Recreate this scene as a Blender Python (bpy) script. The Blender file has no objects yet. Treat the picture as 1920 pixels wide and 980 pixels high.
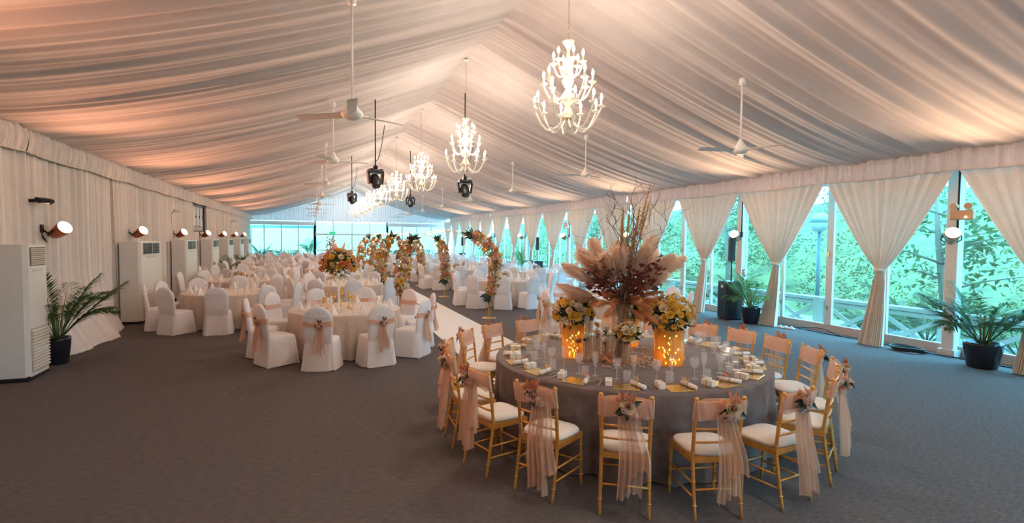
import bpy, math, random
from math import sin, cos, pi, radians, sqrt, exp, atan2
from mathutils import Vector, Matrix, Euler
SC = bpy.context.scene
COL = SC.collection
R = random.Random(7)

# ------------------------------------------------------------------ camera, sky, exposure
F_PX, YAW, PITCH, ROLL = 983.47, 0.3695, 0.0435, 0.0096
def _ray(a, b):
    cr, sr = cos(ROLL), sin(ROLL)
    a, b = a*cr+b*sr, -a*sr+b*cr
    up = -b
    yc = cos(PITCH)+up*sin(PITCH); zc = up*cos(PITCH)-sin(PITCH)
    return Vector((a*cos(YAW)+yc*sin(YAW), -a*sin(YAW)+yc*cos(YAW), zc))
fw = _ray(0, 0).normalized(); rt = (_ray(.01, 0)-_ray(0, 0)).normalized(); up = rt.cross(fw)
cam = bpy.data.objects.new('camera', bpy.data.cameras.new('camera'))
COL.objects.link(cam)
cam.matrix_world = Matrix(((rt.x, up.x, -fw.x, 0), (rt.y, up.y, -fw.y, 0), (rt.z, up.z, -fw.z, 2.05), (0, 0, 0, 1)))
cam.data.sensor_width = 36; cam.data.lens = 36*F_PX/1920; cam.data.clip_end = 300
SC.camera = cam
W = bpy.data.worlds.new('overcast_sky'); SC.world = W; W.use_nodes = True
bg = W.node_tree.nodes['Background']
bg.inputs[0].default_value = (.24, .60, 1.0, 1); bg.inputs[1].default_value = 12.0
SC.view_settings.view_transform = 'Standard'; SC.view_settings.look = 'None'
SC.view_settings.gamma = 1; SC.view_settings.exposure = 0.6
SC.view_settings.use_curve_mapping = False
SC.cycles.max_bounces = 7; SC.cycles.diffuse_bounces = 4; SC.cycles.glossy_bounces = 2; SC.cycles.transparent_max_bounces = 16
SC.cycles.caustics_reflective = False; SC.cycles.caustics_refractive = False
CHANDELIER_W, FLOOD_LEFT_W, FLOOD_RIGHT_W = 142, 320, 340

# ------------------------------------------------------------------ materials
MATS = {}
def mat(name, col, rough=.6, metal=0, var=0, vscale=8, bump=0, bscale=40, stretch=None, emit=0, ecol=None, sheen=0, trans=0, tint=None, transl=0, alt=None, spec=None):
    if name in MATS: return MATS[name]
    m = bpy.data.materials.new(name); m.use_nodes = True
    nt = m.node_tree; N = nt.nodes; L = nt.links
    b = N['Principled BSDF']; out = N['Material Output']
    b.inputs['Base Color'].default_value = (*col, 1); b.inputs['Roughness'].default_value = rough
    b.inputs['Metallic'].default_value = metal
    if spec is not None: b.inputs['Specular IOR Level'].default_value = spec
    if sheen: b.inputs['Sheen Weight'].default_value = sheen
    tc = mp = None
    if var or bump:
        tc = N.new('ShaderNodeTexCoord'); mp = N.new('ShaderNodeMapping')
        L.new(tc.outputs['Object'], mp.inputs[0])
        if stretch: mp.inputs['Scale'].default_value = stretch
    if var:
        n = N.new('ShaderNodeTexNoise'); n.inputs['Scale'].default_value = vscale; n.inputs['Detail'].default_value = 5
        L.new(mp.outputs[0], n.inputs[0])
        r = N.new('ShaderNodeValToRGB'); L.new(n.outputs['Fac'], r.inputs[0])
        c2 = alt or tuple(min(1, c*(1+var)) for c in col); c1 = tuple(c*(1-var) for c in col)
        r.color_ramp.elements[0].position = .3; r.color_ramp.elements[1].position = .7
        r.color_ramp.elements[0].color = (*c1, 1); r.color_ramp.elements[1].color = (*c2, 1)
        L.new(r.outputs[0], b.inputs['Base Color'])
    if bump:
        n2 = N.new('ShaderNodeTexNoise'); n2.inputs['Scale'].default_value = bscale; n2.inputs['Detail'].default_value = 4
        L.new(mp.outputs[0], n2.inputs[0])
        bp = N.new('ShaderNodeBump'); bp.inputs['Strength'].default_value = bump; bp.inputs['Distance'].default_value = .02
        L.new(n2.outputs['Fac'], bp.inputs['Height']); L.new(bp.outputs[0], b.inputs['Normal'])
    if emit:
        b.inputs['Emission Color'].default_value = (*(ecol or col), 1); b.inputs['Emission Strength'].default_value = emit
        m.cycles.emission_sampling = 'NONE'
    if transl:
        t = N.new('ShaderNodeBsdfTranslucent'); t.inputs[0].default_value = (*col, 1)
        mx = N.new('ShaderNodeMixShader'); mx.inputs[0].default_value = transl
        L.new(b.outputs[0], mx.inputs[1]); L.new(t.outputs[0], mx.inputs[2]); L.new(mx.outputs[0], out.inputs[0])
    if trans:
        t = N.new('ShaderNodeBsdfTransparent'); t.inputs[0].default_value = (*(tint or (1, 1, 1)), 1)
        mx = N.new('ShaderNodeMixShader'); mx.inputs[0].default_value = trans
        src = out.inputs[0].links[0].from_socket if out.inputs[0].links else b.outputs[0]
        L.new(src, mx.inputs[1]); L.new(t.outputs[0], mx.inputs[2]); L.new(mx.outputs[0], out.inputs[0])
    MATS[name] = m; return m

carpet = mat('carpet', (.152, .135, .130), .95, var=.28, vscale=26, bump=.5, bscale=160, stretch=(.5, 3.5, 1), spec=.1)
liner = mat('liner_fabric', (.525, .465, .45), .75, var=.05, vscale=2, sheen=.2, spec=.2)
drape = mat('white_drape', (.80, .735, .68), .8, var=.04, vscale=6, bump=.15, bscale=30, sheen=.2, transl=.07, spec=.2)
ivory = mat('ivory_drape', (.86, .735, .62), .8, var=.04, vscale=6, bump=.15, bscale=30, sheen=.2, transl=.06, spec=.2)
valm = mat('valance_fabric', (.74, .66, .62), .8, bump=.6, bscale=22, var=.05, transl=.05, spec=.2)
greywall = mat('grey_board', (.48, .45, .42), .8, var=.05)
runner_m = mat('runner_cloth', (.78, .74, .72), .8, var=.03, bump=.1, bscale=60)
cover_m = mat('chair_cover', (.76, .73, .74), .75, var=.03, vscale=5, bump=.35, bscale=14, sheen=.15, spec=.25)
velvet = mat('taupe_velvet', (.165, .128, .122), .8, var=.2, vscale=9, bump=.25, bscale=18, sheen=.15, spec=.2)
champagne = mat('champagne_cloth', (.56, .47, .41), .75, var=.12, vscale=26, bump=.25, bscale=30, sheen=.3, spec=.25)
gold = mat('gold_lacquer', (.74, .37, .09), .3, metal=.4, var=.15, vscale=20)
brass = mat('brass', (.72, .50, .2), .28, metal=.9)
cushion_m = mat('ivory_cushion', (.82, .76, .68), .7, var=.03, sheen=.2)
organza = mat('peach_organza', (.90, .62, .47), .5, trans=.52, transl=.35, sheen=.4)
organza_d = mat('peach_organza_bunched', (.90, .56, .41), .6, trans=.25, transl=.3, sheen=.4)
white_metal = mat('white_metal', (.80, .78, .74), .4)
ac_white = mat('appliance_white', (.70, .67, .62), .45, var=.02)
ac_dark = mat('grille_dark', (.03, .035, .04), .4)
ac_cream = mat('louver_cream', (.74, .70, .62), .45)
black = mat('black_plastic', (.015, .016, .02), .4)
blackm = mat('black_metal', (.02, .02, .022), .35, metal=.6)
copper = mat('copper_housing', (.42, .14, .08), .3, metal=.85)
lampglow = mat('lamp_lens', (1, .85, .65), .3, emit=14, ecol=(1, .78, .5))
bulbglow = mat('candle_bulb', (1, .95, .85), .3, emit=26, ecol=(1, .86, .62))
crystal = mat('opal_crystal', (.34, .30, .24), .12, trans=.4, emit=.22, ecol=(1, .86, .64))  # faint emission put into the crystal, standing in for light from the bulbs
alu = mat('white_aluminium', (.68, .66, .63), .45)
glasspane = mat('tinted_glass', (.5, .8, .72), .03, trans=.93, tint=(.80, .985, .95))
wineglass = mat('clear_glass', (.95, .95, .95), .03, trans=.78, tint=(.97, .97, .97))
ribbed = mat('amber_glass', (.75, .45, .12), .08, trans=.45, tint=(1, .80, .42))
clearrib = mat('ribbed_clear_glass', (.70, .58, .45), .06, trans=.84, tint=(.97, .93, .88))
fairy = mat('fairy_light', (1, .9, .6), .3, emit=30, ecol=(1, .74, .25))
fairyw = mat('arch_light', (1, .95, .85), .3, emit=12, ecol=(1, .9, .75))
goldfoil = mat('gold_foil', (.85, .62, .25), .22, metal=.8)
linen = mat('white_linen', (.84, .80, .76), .75, var=.02)
boxw = mat('gift_box_card', (.82, .77, .66), .55)
ribbon_m = mat('box_ribbon', (.45, .40, .30), .5)
silver = mat('cutlery_steel', (.6, .57, .52), .22, metal=.9)
potblack = mat('glazed_pot', (.012, .014, .022), .15)
soil = mat('soil', (.05, .035, .02), .95)
palm_m = mat('palm_green', (.07, .17, .05), .5, var=.35, vscale=4, transl=.25)
palm_l = mat('palm_light', (.14, .30, .07), .5, var=.3, vscale=4, transl=.25)
cane = mat('palm_cane', (.35, .36, .14), .6)
trunk_m = mat('branch_bark', (.16, .10, .07), .8)
willow = mat('willow_twig', (.13, .075, .055), .7)
pampas_m = mat('pampas_plume', (.95, .76, .62), .9, transl=.4)
pampas_y = mat('pampas_straw', (.66, .46, .22), .9, transl=.35)
pampas_o = mat('dried_orange_grass', (.86, .46, .22), .9, transl=.3)
stalk = mat('dried_stalk', (.33, .19, .09), .8)
oxblood = mat('oxblood_leaf', (.17, .045, .035), .6, var=.3)
dleaf = mat('dark_leaf', (.022, .045, .028), .5, var=.3)
gleaf = mat('green_leaf', (.07, .14, .05), .5, var=.3)
dryleaf = mat('dried_leaf', (.55, .22, .12), .7, var=.3)
BL = {k: mat('petal_'+k, c, .6, transl=.25) for k, c in dict(
    cream=(.86, .74, .55), yellow=(.86, .58, .12), peach=(.84, .50, .30), orange=(.78, .33, .10), blush=(.84, .62, .52),
    white=(.86, .80, .72), tan=(.62, .36, .20), mauve=(.52, .27, .25)).items()}
burg = mat('rose_heart', (.22, .03, .03), .6)
rail_m = mat('painted_balustrade', (.33, .27, .22), .7, var=.06)
tilem = mat('terrace_paving', (.22, .22, .21), .8, var=.1)
hillm = mat('hill_ground', (.085, .092, .024), .9, var=.4, vscale=1.5)
hl1 = mat('shrub_leaf_pale', (.125, .132, .034), .6, transl=.4)
hl2 = mat('shrub_leaf_mid', (.075, .088, .021), .6, transl=.4)
hl3 = mat('shrub_leaf_dark', (.042, .053, .013), .6, transl=.3)
renderw = mat('pale_render', (.52, .42, .26), .8)
exitg = mat('exit_green', (.03, .35, .16), .5, emit=.5, ecol=(.05, .6, .3))

# ------------------------------------------------------------------ mesh helpers
class MB:
    def __init__(s): s.v = []; s.f = []; s.m = []; s.k = 0
    def add(s, vs, fs):
        o = len(s.v); s.v.extend(vs)
        for f in fs: s.f.append(tuple(i+o for i in f)); s.m.append(s.k)
        return s
    def box(s, c, d, rot=None, bev=0):
        x, y, z = d[0]/2, d[1]/2, d[2]/2
        if bev:
            b = min(bev, x*.9, y*.9, z*.9)
            vs = []; idx = {}
            for sx in (-1, 1):
                for sy in (-1, 1):
                    for sz in (-1, 1):
                        for a in range(3):
                            p = [sx*(x-b), sy*(y-b), sz*(z-b)]; p[a] = (sx*x, sy*y, sz*z)[a]
                            idx[(sx, sy, sz, a)] = len(vs); vs.append(tuple(p))
            I = idx; fs = []
            for q in (-1, 1):
                fs += [(I[q, -1, -1, 0], I[q, 1, -1, 0], I[q, 1, 1, 0], I[q, -1, 1, 0])[::q],
                       (I[-1, q, -1, 1], I[-1, q, 1, 1], I[1, q, 1, 1], I[1, q, -1, 1])[::q],
                       (I[-1, -1, q, 2], I[1, -1, q, 2], I[1, 1, q, 2], I[-1, 1, q, 2])[::q]]
            for a in (-1, 1):
                for c_ in (-1, 1):
                    fs += [(I[a, c_, -1, 0], I[a, c_, 1, 0], I[a, c_, 1, 1], I[a, c_, -1, 1]),
                           (I[a, -1, c_, 0], I[a, 1, c_, 0], I[a, 1, c_, 2], I[a, -1, c_, 2]),
                           (I[-1, a, c_, 1], I[1, a, c_, 1], I[1, a, c_, 2], I[-1, a, c_, 2])]
                    for e in (-1, 1): fs.append((I[a, c_, e, 0], I[a, c_, e, 1], I[a, c_, e, 2]))
        else:
            vs = [(i*x, j*y, k*z) for i in (-1, 1) for j in (-1, 1) for k in (-1, 1)]
            fs = [(0, 1, 3, 2), (4, 6, 7, 5), (0, 4, 5, 1), (2, 3, 7, 6), (0, 2, 6, 4), (1, 5, 7, 3)]
        if rot is not None:
            M = Euler(rot).to_matrix(); vs = [tuple(M @ Vector(p)) for p in vs]
        return s.add([(p[0]+c[0], p[1]+c[1], p[2]+c[2]) for p in vs], fs)
    def tube(s, pts, r, n=8, cap=True, rr=None):
        P = [Vector(p) for p in pts]; vs = []; fs = []
        u = None
        for i, p in enumerate(P):
            t = (P[min(i+1, len(P)-1)]-P[max(i-1, 0)]).normalized()
            if u is None:
                u = t.orthogonal().normalized()
            else:
                u = (u-t*u.dot(t)); u = u.normalized() if u.length > 1e-6 else t.orthogonal().normalized()
            w = t.cross(u); rad = rr[i] if rr else r
            for k in range(n):
                a = 2*pi*k/n; q = p+(u*cos(a)+w*sin(a))*rad; vs.append(tuple(q))
        for i in range(len(P)-1):
            for k in range(n):
                a, b = i*n+k, i*n+(k+1) % n; fs.append((a, b, b+n, a+n))
        if cap: fs.append(tuple(range(n))[::-1]); fs.append(tuple((len(P)-1)*n+k for k in range(n)))
        return s.add(vs, fs)
    def lathe(s, prof, n=16, c=(0, 0, 0), M=None, flute=0, nf=0):
        vs = []; fs = []
        for (r, z) in prof:
            for k in range(n):
                a = 2*pi*k/n; q = r*(1+flute*cos(nf*a)) if flute else r
                p = Vector((q*cos(a), q*sin(a), z))
                if M is not None: p = M @ p
                vs.append((p.x+c[0], p.y+c[1], p.z+c[2]))
        for i in range(len(prof)-1):
            for k in range(n):
                a, b = i*n+k, i*n+(k+1) % n; fs.append((a, b, b+n, a+n))
        if prof[0][0] > 1e-4: fs.append(tuple(range(n))[::-1])
        if prof[-1][0] > 1e-4: fs.append(tuple((len(prof)-1)*n+k for k in range(n)))
        return s.add(vs, fs)
    def grid(s, fn, nu, nv, wrap=False):
        vs = [fn(i/(nu if wrap else nu-1), j/(nv-1)) for j in range(nv) for i in range(nu)]
        fs = []
        for j in range(nv-1):
            for i in range(nu if wrap else nu-1):
                a, b = j*nu+i, j*nu+(i+1) % nu; fs.append((a, b, b+nu, a+nu))
        return s.add(vs, fs)
    def ball(s, c, r, n=8, m=5, sc=(1, 1, 1)):
        pr = [(r*sin(pi*i/m), -r*cos(pi*i/m)) for i in range(m+1)]; pr[0] = (1e-5, -r); pr[-1] = (1e-5, r)
        vs = []; fs = []
        for (q, z) in pr:
            for k in range(n):
                a = 2*pi*k/n; vs.append((c[0]+q*cos(a)*sc[0], c[1]+q*sin(a)*sc[1], c[2]+z*sc[2]))
        for i in range(m):
            for k in range(n):
                a, b = i*n+k, i*n+(k+1) % n; fs.append((a, b, b+n, a+n))
        return s.add(vs, fs)
    def leaf(s, p, d, l, w, nrm=None, fold=.25):
        p = Vector(p); d = Vector(d).normalized()
        n = Vector(nrm) if nrm is not None else Vector((R.uniform(-1, 1), R.uniform(-1, 1), R.uniform(-1, 1)))
        sd = d.cross(n); sd = sd.normalized() if sd.length > 1e-5 else d.orthogonal().normalized()
        nn = sd.cross(d)
        m = p+d*l*.5; t = p+d*l+nn*(-l*.1)
        return s.add([tuple(p), tuple(m+sd*w*.5+nn*w*fold), tuple(t), tuple(m-sd*w*.5+nn*w*fold), tuple(m)],
                     [(0, 1, 4), (1, 2, 4), (2, 3, 4), (3, 0, 4)])
    def mesh(s, name, mats, smooth=True):
        me = bpy.data.meshes.new(name); me.from_pydata(s.v, [], s.f)
        for m in (mats if isinstance(mats, (list, tuple)) else [mats]): me.materials.append(m)
        if any(s.m): me.polygons.foreach_set('material_index', s.m)
        if smooth: me.polygons.foreach_set('use_smooth', [True]*len(s.f))
        me.update(); return me
    def obj(s, name, mats, parent=None, loc=(0, 0, 0), rz=0, smooth=True):
        return put(name, s.mesh(name, mats, smooth), parent, loc, (0, 0, rz))

def put(name, me, parent=None, loc=(0, 0, 0), rot=(0, 0, 0), scale=None):
    o = bpy.data.objects.new(name, me); COL.objects.link(o)
    o.location = loc; o.rotation_euler = rot
    if scale is not None: o.scale = (scale,)*3 if not isinstance(scale, (tuple, list)) else scale
    if parent: o.parent = parent
    return o
def tag(o, label=None, cat=None, group=None, kind=None):
    if label: o['label'] = label
    if cat: o['category'] = cat
    if group: o['group'] = group
    if kind: o['kind'] = kind
    return o
def thing(name, label, cat, loc=(0, 0, 0), rz=0, group=None):
    return tag(put(name, None, None, loc, (0, 0, rz)), label, cat, group)
def struct(o, label): return tag(o, label, None, None, 'structure')
ORD = ['first', 'second', 'third', 'fourth', 'fifth', 'sixth', 'seventh', 'eighth', 'ninth', 'tenth', 'eleventh', 'twelfth',
       'thirteenth', 'fourteenth', 'fifteenth', 'sixteenth', 'seventeenth', 'eighteenth', 'nineteenth']
CACHE = {}
def cached(key, fn):
    if key not in CACHE: CACHE[key] = fn()
    return CACHE[key]

# ------------------------------------------------------------------ the marquee
XL, XR, XC, YB, YF = -4.45, 11.0, 3.25, -14.0, 44.3
EAVE, RIDGE = 3.6, 6.0
def ceil_z(x, y):
    s = min(1, abs((x-XC)/7.6))
    d = abs(sin(pi*(y-1.4)/5))
    return EAVE+.02+(RIDGE-EAVE)*(1-s)**1.6-.13*d*(1-s)**3
m = MB(); m.box(((XL+XR)/2, (YB+YF)/2, -.05), (XR-XL+.3, YF-YB, .1))
struct(m.obj('floor', carpet, smooth=False), 'grey-brown carpet covering the marquee floor')
def ceiling():
    m = MB(); ny = 1760; nx = 61
    ph = [R.uniform(0, 6.28) for _ in range(12)]
    lam = [1.3, .83, .53, .37, .27, .19, .145, .117]
    amp = [.030, .026, .024, .020, .014, .010, .006, .004]
    vs = []
    for j in range(ny):
        y = YB+(YF-YB)*j/(ny-1)
        mod = .55+.45*sin(y*1.1+1)*sin(y*.47)
        for i in range(nx):
            t = -1+2*i/(nx-1); s = abs(t)
            x = XC+7.68*t
            yy = y+.10*sin(y*1.7+2)*s+.05*sin(4*s+y*.9)
            p = 0
            for k in range(8):
                p += amp[k]*abs(sin(pi*yy/lam[k]+ph[k]+(.7 if t > 0 else 0)+s*(.6 if k < 4 else .25)))
            p *= (.45+.75*sin(pi*min(1, s*.92+.06)))*(.6+.6*mod)
            vs.append((x, y, ceil_z(x, y)+p*1.55-.05))
    fs = []
    for j in range(ny-1):
        for i in range(nx-1):
            a = j*nx+i; fs.append((a, a+nx, a+nx+1, a+1))
    m.add(vs, fs)
    return m.obj('ceiling', liner)
struct(ceiling(), 'pleated fabric liner swagged from ridge to eaves of the marquee')
# outer roof skin above the liner keeps the sky out
m = MB()
for sg in (-1, 1):
    m.add([(XC, YB, 6.5), (XC+sg*8.1, YB, 3.75), (XC+sg*8.1, YF+.3, 3.75), (XC, YF+.3, 6.5)], [(0, 1, 2, 3)])
struct(m.obj('roof', mat('roof_membrane', (.6, .6, .6), .8), smooth=False), 'outer marquee roof membrane above the liner')
m = MB(); m.box((XL-.06, (YB+YF)/2, 1.9), (.1, YF-YB, 3.9)); struct(m.obj('wall_left', greywall, smooth=False), 'grey board wall behind the left drapes')
m = MB(); m.box(((XL+XR)/2, YB-.05, 1.9), (XR-XL, .1, 3.9)); m.add([(XL-.2, YB, 3.8), (XR+.2, YB, 3.8), (XC, YB, 6.5)], [(0, 1, 2)])
struct(m.obj('wall_back', greywall, smooth=False), 'plain end wall behind the camera')
m = MB()
def gable(u, v):
    x = XL+(XR-XL)*u; zt = ceil_z(x, YF)+.02; z0 = 3.28
    return (x, YF-.12+.035*sin(2*pi*u*85)+.01*sin(u*300), z0+(zt-z0)*v)
m.grid(gable, 520, 6); struct(m.obj('wall_gable', drape), 'pleated white fabric filling the far gable')

# ---- right side: posts, glazing, drapes, valances
PY = [5.95+5*k for k in range(-4, 8)]
GX = 11.0
def post_mesh():
    m = MB(); m.box((0, 0, 1.75), (.13, .2, 3.5), bev=.01); m.box((.0, 0, .06), (.2, .28, .12)); return m.mesh('post', alu, False)
for k, y in enumerate(PY):
    if k < 3: continue
    o = put('tent_post', cached('post', post_mesh), None, (10.84, y, 0))
    tag(o, f'white aluminium tent post along the window wall, {ORD[k-3]} from the right edge' if k > 3 else 'white aluminium tent post just beyond the photo edge', 'post', 'tent posts')
def mull(w, h):
    m = MB(); m.box((0, 0, h/2), (.07, w, h)); return m.mesh('mullion', alu, False)
def hinge_mesh():
    m = MB(); m.box((0, 0, 0), (.03, .04, .1)); return m.mesh('hinge', silver, False)
for k, y in enumerate(PY[:-1]):
    w = struct(thing('window_%d' % (k+1), 'bay', None, (GX, y, 0)), f'{ORD[k]} glazed window bay of the long glass wall')
    for i in range(4):
        m_ = cached('pane', lambda: MB().box((0, 0, 1.74), (.008, 1.16, 3.2)).mesh('pane', glasspane, False))
        put('pane', m_, w, (0, .625+1.25*i, 0))
    for i in range(5):
        wd = .16 if i == 2 else (.1 if i in (0, 4) else .07)
        put('mullion', cached(('mul', wd), lambda: mull(wd, 3.5)), w, (0, 1.25*i, 0))
        if i in (1, 2, 3):
            for z in (.55, 1.75): put('hinge', cached('hinge', hinge_mesh), w, (-.045, 1.25*i+.02, z))
    MB().box((0, 2.5, .09), (.09, 5, .18)).obj('sill', mat('timber_sill', (.55, .42, .36), .6), w, smooth=False)
    MB().box((0, 2.5, 3.38), (.1, 5, .14)).obj('transom', alu, w, smooth=False)

def right_drape(seed):
    rr = random.Random(seed); m = MB(); nu, nv = 120, 44
    ph = rr.uniform(0, 6); ph2 = rr.uniform(0, 6)
    def fn(u, v):
        z = 3.34*(1-v)+.012; t = u*2-1
        if z > 1.5:
            q = (3.352-z)/1.852; hw = 1.245*(1-q)**.86*.93+.085*q+.085*(1-q)
            hw = max(hw, .085); fold = .045+.025*(1-q)
            z2 = z-.10*q*abs(t)*0
            xo = 0
        else:
            q = (1.5-z)/1.5; hw = .085+.15*q**.9; fold = .03+.03*q; z2 = z; xo = -.22*q**1.3
        y = t*hw
        f = fold*(sin(2*pi*13*u+ph)+.5*sin(2*pi*23*u+ph2))*(.55 if z > 1.5 else .8)
        pinch = exp(-((z-1.5)/.12)**2)
        x = xo+f*(1-.5*pinch)-.04*cos(t*pi/2)*pinch-.05*(1-abs(t))
        return (x, y+.01*sin(2*pi*13*u+ph2), z2)
    m.grid(fn, nu, nv)
    # gathered drape sags: the lower edge runs concave into the tie
    return m.mesh('drape_panel', ivory)
def tie_mesh():
    m = MB(); m.lathe([(.09, -.03), (.105, 0), (.09, .03)], 14); return m.mesh('tieback', ivory)
dk = 0
for y in [3.45+2.5*k for k in range(-1, 16)]:
    if y+2.5 > YF: break
    t = thing('window_curtain', f'white curtain gathered at its waist, {ORD[dk]} along the glass wall from the camera end', 'curtain', (10.62, y+1.25-.12, 0), 0, 'tied curtains along the glass wall')
    put('drape_panel', cached(('rd', dk % 3), lambda: right_drape(dk % 3)), t)
    put('tieback', cached('tie', tie_mesh), t, (-.04, 0, 1.5))
    dk += 1
def valance(seed, L=5.0):
    rr = random.Random(seed); m = MB(); p1, p2, p3 = [rr.uniform(0, 6) for _ in range(3)]
    def fn(u, v):
        y = L*u
        sag = .03*abs(sin(2*pi*u))
        z = 3.73-(.41+sag)*v
        x = .02*sin(y*31+p1)+.013*sin(y*53+p2+v*2)+.008*sin(y*97+p3)
        x += .04*sin(pi*v)
        return (x, y, z+.008*sin(y*40+p2)*(1-v))
    m.grid(fn, 260, 9)
    def hem(u): 
        p = fn(u, 1); return (p[0], p[1], p[2])
    m.tube([hem(i/80) for i in range(81)], .012, 5)
    return m.mesh('valance', valm)
for k, y in enumerate(PY[:-1]):
    L = 5.0 if y+5 < YF else YF-y
    tag(put('curtain_valance', cached(('val', k % 3), lambda: valance(k % 3)), None, (10.50, y, 0), (0, 0, 0)), f'gathered white valance heading the {ORD[k]} window bay', 'valance', 'valances above the glass wall')
for k in range(12):
    y = YB+5*k-.7
    tag(put('curtain_valance', cached(('val', k % 3), lambda: valance(k % 3)), None, (-4.05, y, 0)), f'gathered white valance, {ORD[k]} length along the solid left wall', 'valance', 'valances above the left wall')
# ---- left drapes
def left_drape(seed, L, flare):
    rr = random.Random(seed); m = MB(); ph = [rr.uniform(0, 6) for _ in range(5)]
    def fn(u, v):
        y = L*u; z = 3.33*(1-v)+.012
        f = .03*sin(y*38+ph[0])+.022*sin(y*61+ph[1])+.03*sin(y*17+ph[2])
        f *= .85+.55*v
        x = f+.07
        if flare:
            e = max(0, v-.55)/.45; x -= f*.75*e; side = max(0, sin(pi*min(1, u*1.05)))**.6
            x += e**2.2*(.62)*side*(.9+.1*sin(y*5+ph[3]))
            y = y+e**2*.25*(u-.6)+.02*e*sin(y*6)
            z = max(.012, z+.05*e*abs(sin(y*11+ph[4]))*(1-v)*6)
        else:
            x += .03*v
        return (x, y, z)
    m.grid(fn, int(L*56), 40 if flare else 12)
    return m.mesh('drape', drape)
edges = [-14, 0, 5.2, 10.4, 14.25, 19.1, 23.0, 26.0, 30.5, 35, 39.5, 44.1]
names = {3: 'white wall drape pooling on the carpet beside the potted palm'}
for k in range(len(edges)-1):
    L = edges[k+1]-edges[k]
    if k == 6:
        continue
    lab = names.get(k) or f'pleated white drape along the left wall, {ORD[k]} length from the camera end'
    tag(put('wall_drape', left_drape(k, L+.06, k == 3), None, (-4.22, edges[k], 0)), lab, 'curtain', 'drapes along the left wall')
t = tag(put('wall_drape', left_drape(6, 2.97, False), None, (-4.22, 23.0, 0)), 'pleated white drape hanging beneath the open utility panel', 'curtain', 'drapes along the left wall')
t.scale = (1, 1, .66)
# swept pile of spare fabric at the foot of the flared drape
# utility panel in the gap above that drape
t = thing('utility_panel', 'grey electrical panel with dark frame in the drape opening', 'panel', (-4.30, 24.5, 2.25))
MB().box((0, 0, .52), (.08, 2.9, 1.05), bev=.01).obj('backboard', greywall, t, smooth=False)
MB().box((.07, -1.42, .52), (.06, .1, 1.05)).box((.07, 0, 1.02), (.06, 2.9, .06)).obj('frame', black, t, smooth=False)
for i in range(3):
    MB().box((.07, -.6+i*.7, .55), (.05, .5, .75), bev=.01).obj('panel_door', mat('panel_grey', (.55, .53, .5), .5), t, smooth=False)
    MB().box((.11, -.42+i*.7, .55), (.03, .04, .1)).obj('latch', black, t, smooth=False)

# ---- far glass wall
FX = [-4.35+i*1.27 for i in range(13)]
for k, (x0, x1, nm) in enumerate([(-4.4, .45, 'far glass wall left of the doors'), (.45, 6.05, 'far glass doors under the exit sign'), (6.05, 10.95, 'far glass wall beyond the aisle end')]):
    w = struct(thing('window_%d' % (20+k), 'w', None, (x0, YF, 0)), nm)
    L = x1-x0; n = 4
    for i in range(n):
        MB().box((L/n*(i+.5), 0, 1.62), (L/n-.08, .008, 3.1)).obj('pane', glasspane, w, smooth=False)
    for i in range(n+1):
        MB().box((L/n*i, 0, 1.64), (.16 if i in (0, n) else .09, .08, 3.28)).obj('mullion', alu, w, smooth=False)
    MB().box((L/2, 0, .08), (L, .09, .16)).obj('sill', alu, w, smooth=False)
    if k == 1:
        MB().box((L/2, -.01, 2.25), (L, .1, .13)).obj('door_head', alu, w, smooth=False)
        for i in range(n):
            MB().box((L/n*(i+.5), -.01, 1.0), (L/n, .08, .1)).obj('push_rail', alu, w, smooth=False)
    else:
        MB().box((L/2, 0, 3.1), (L, .12, .3)).obj('transom', alu, w, smooth=False)
t = thing('exit_sign', 'small green exit sign above the far glass doors', 'sign', (1.75, YF-.16, 2.36))
MB().box((0, 0, 0), (.46, .08, .22), bev=.01).obj('sign_box', exitg, t, smooth=False)
MB().box((0, 0, .56), (.02, .02, .94)).obj('hanger', black, t, smooth=False)
# runner
m = MB()
def run(u, v):
    y = 6.9+35*v; x0 = 2.42+.03*min(y-8, 14)*1.0; x1 = 3.78
    return (x0+(x1-x0)*u, y, .006+.004*sin(y*2.2)*sin(u*3))
m.grid(run, 8, 120)
n0 = len(m.v); m.box((3.1, 6.9, .003), (1.3, .01, .006))
tag(m.obj('aisle_runner', runner_m), 'long white cloth runner laid along the aisle under the flower arches', 'runner')

# ------------------------------------------------------------------ flowers
def add_rose(m, c, r, d=None, rings=3, heart=None, k=None):
    """rose of overlapping cupped petals; c centre, r radius, d facing"""
    d = Vector(d or (0, 0, 1)).normalized(); u = d.orthogonal().normalized(); w = d.cross(u); c = Vector(c)
    if k is not None: m.k = k
    for ri in range(rings):
        q = (ri+1)/rings; npet = 3+ri
        for p in range(npet):
            a0 = 2*pi*(p+.37*ri)/npet; sp = pi/npet*1.35
            vs = []
            for jj, (rad, h) in enumerate(((.18*q, -.35), (.72*q, -.15+.45*(1-q)), (1.0*q, .12+.75*(1-q)))):
                for ii in (-1, 0, 1):
                    a = a0+sp*ii*(1 if jj else .6)*.8
                    rr_ = rad*(1.0 if ii == 0 else .9); hh = h+(.1 if ii == 0 and jj == 2 else 0)
                    vs.append(tuple(c+(u*cos(a)+w*sin(a))*rr_*r+d*hh*r))
            m.add(vs, [(0, 1, 4, 3), (1, 2, 5, 4), (3, 4, 7, 6), (4, 5, 8, 7)])
    if heart is not None:
        kk = m.k; m.k = heart; m.ball(tuple(c+d*r*.25), r*.33, 6, 4); m.k = kk
def blossom_mesh(colr):
    m = MB(); add_rose(m, (0, 0, 0), 1.0); return m.mesh('blossom', BL[colr])
def blossom(colr, parent, loc, d, r, name='blossom'):
    d = Vector(d).normalized()
    q = d.to_track_quat('Z', 'Y').to_euler()
    return put(name, cached(('bl', colr), lambda: blossom_mesh(colr)), parent, loc, q, r)
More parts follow.
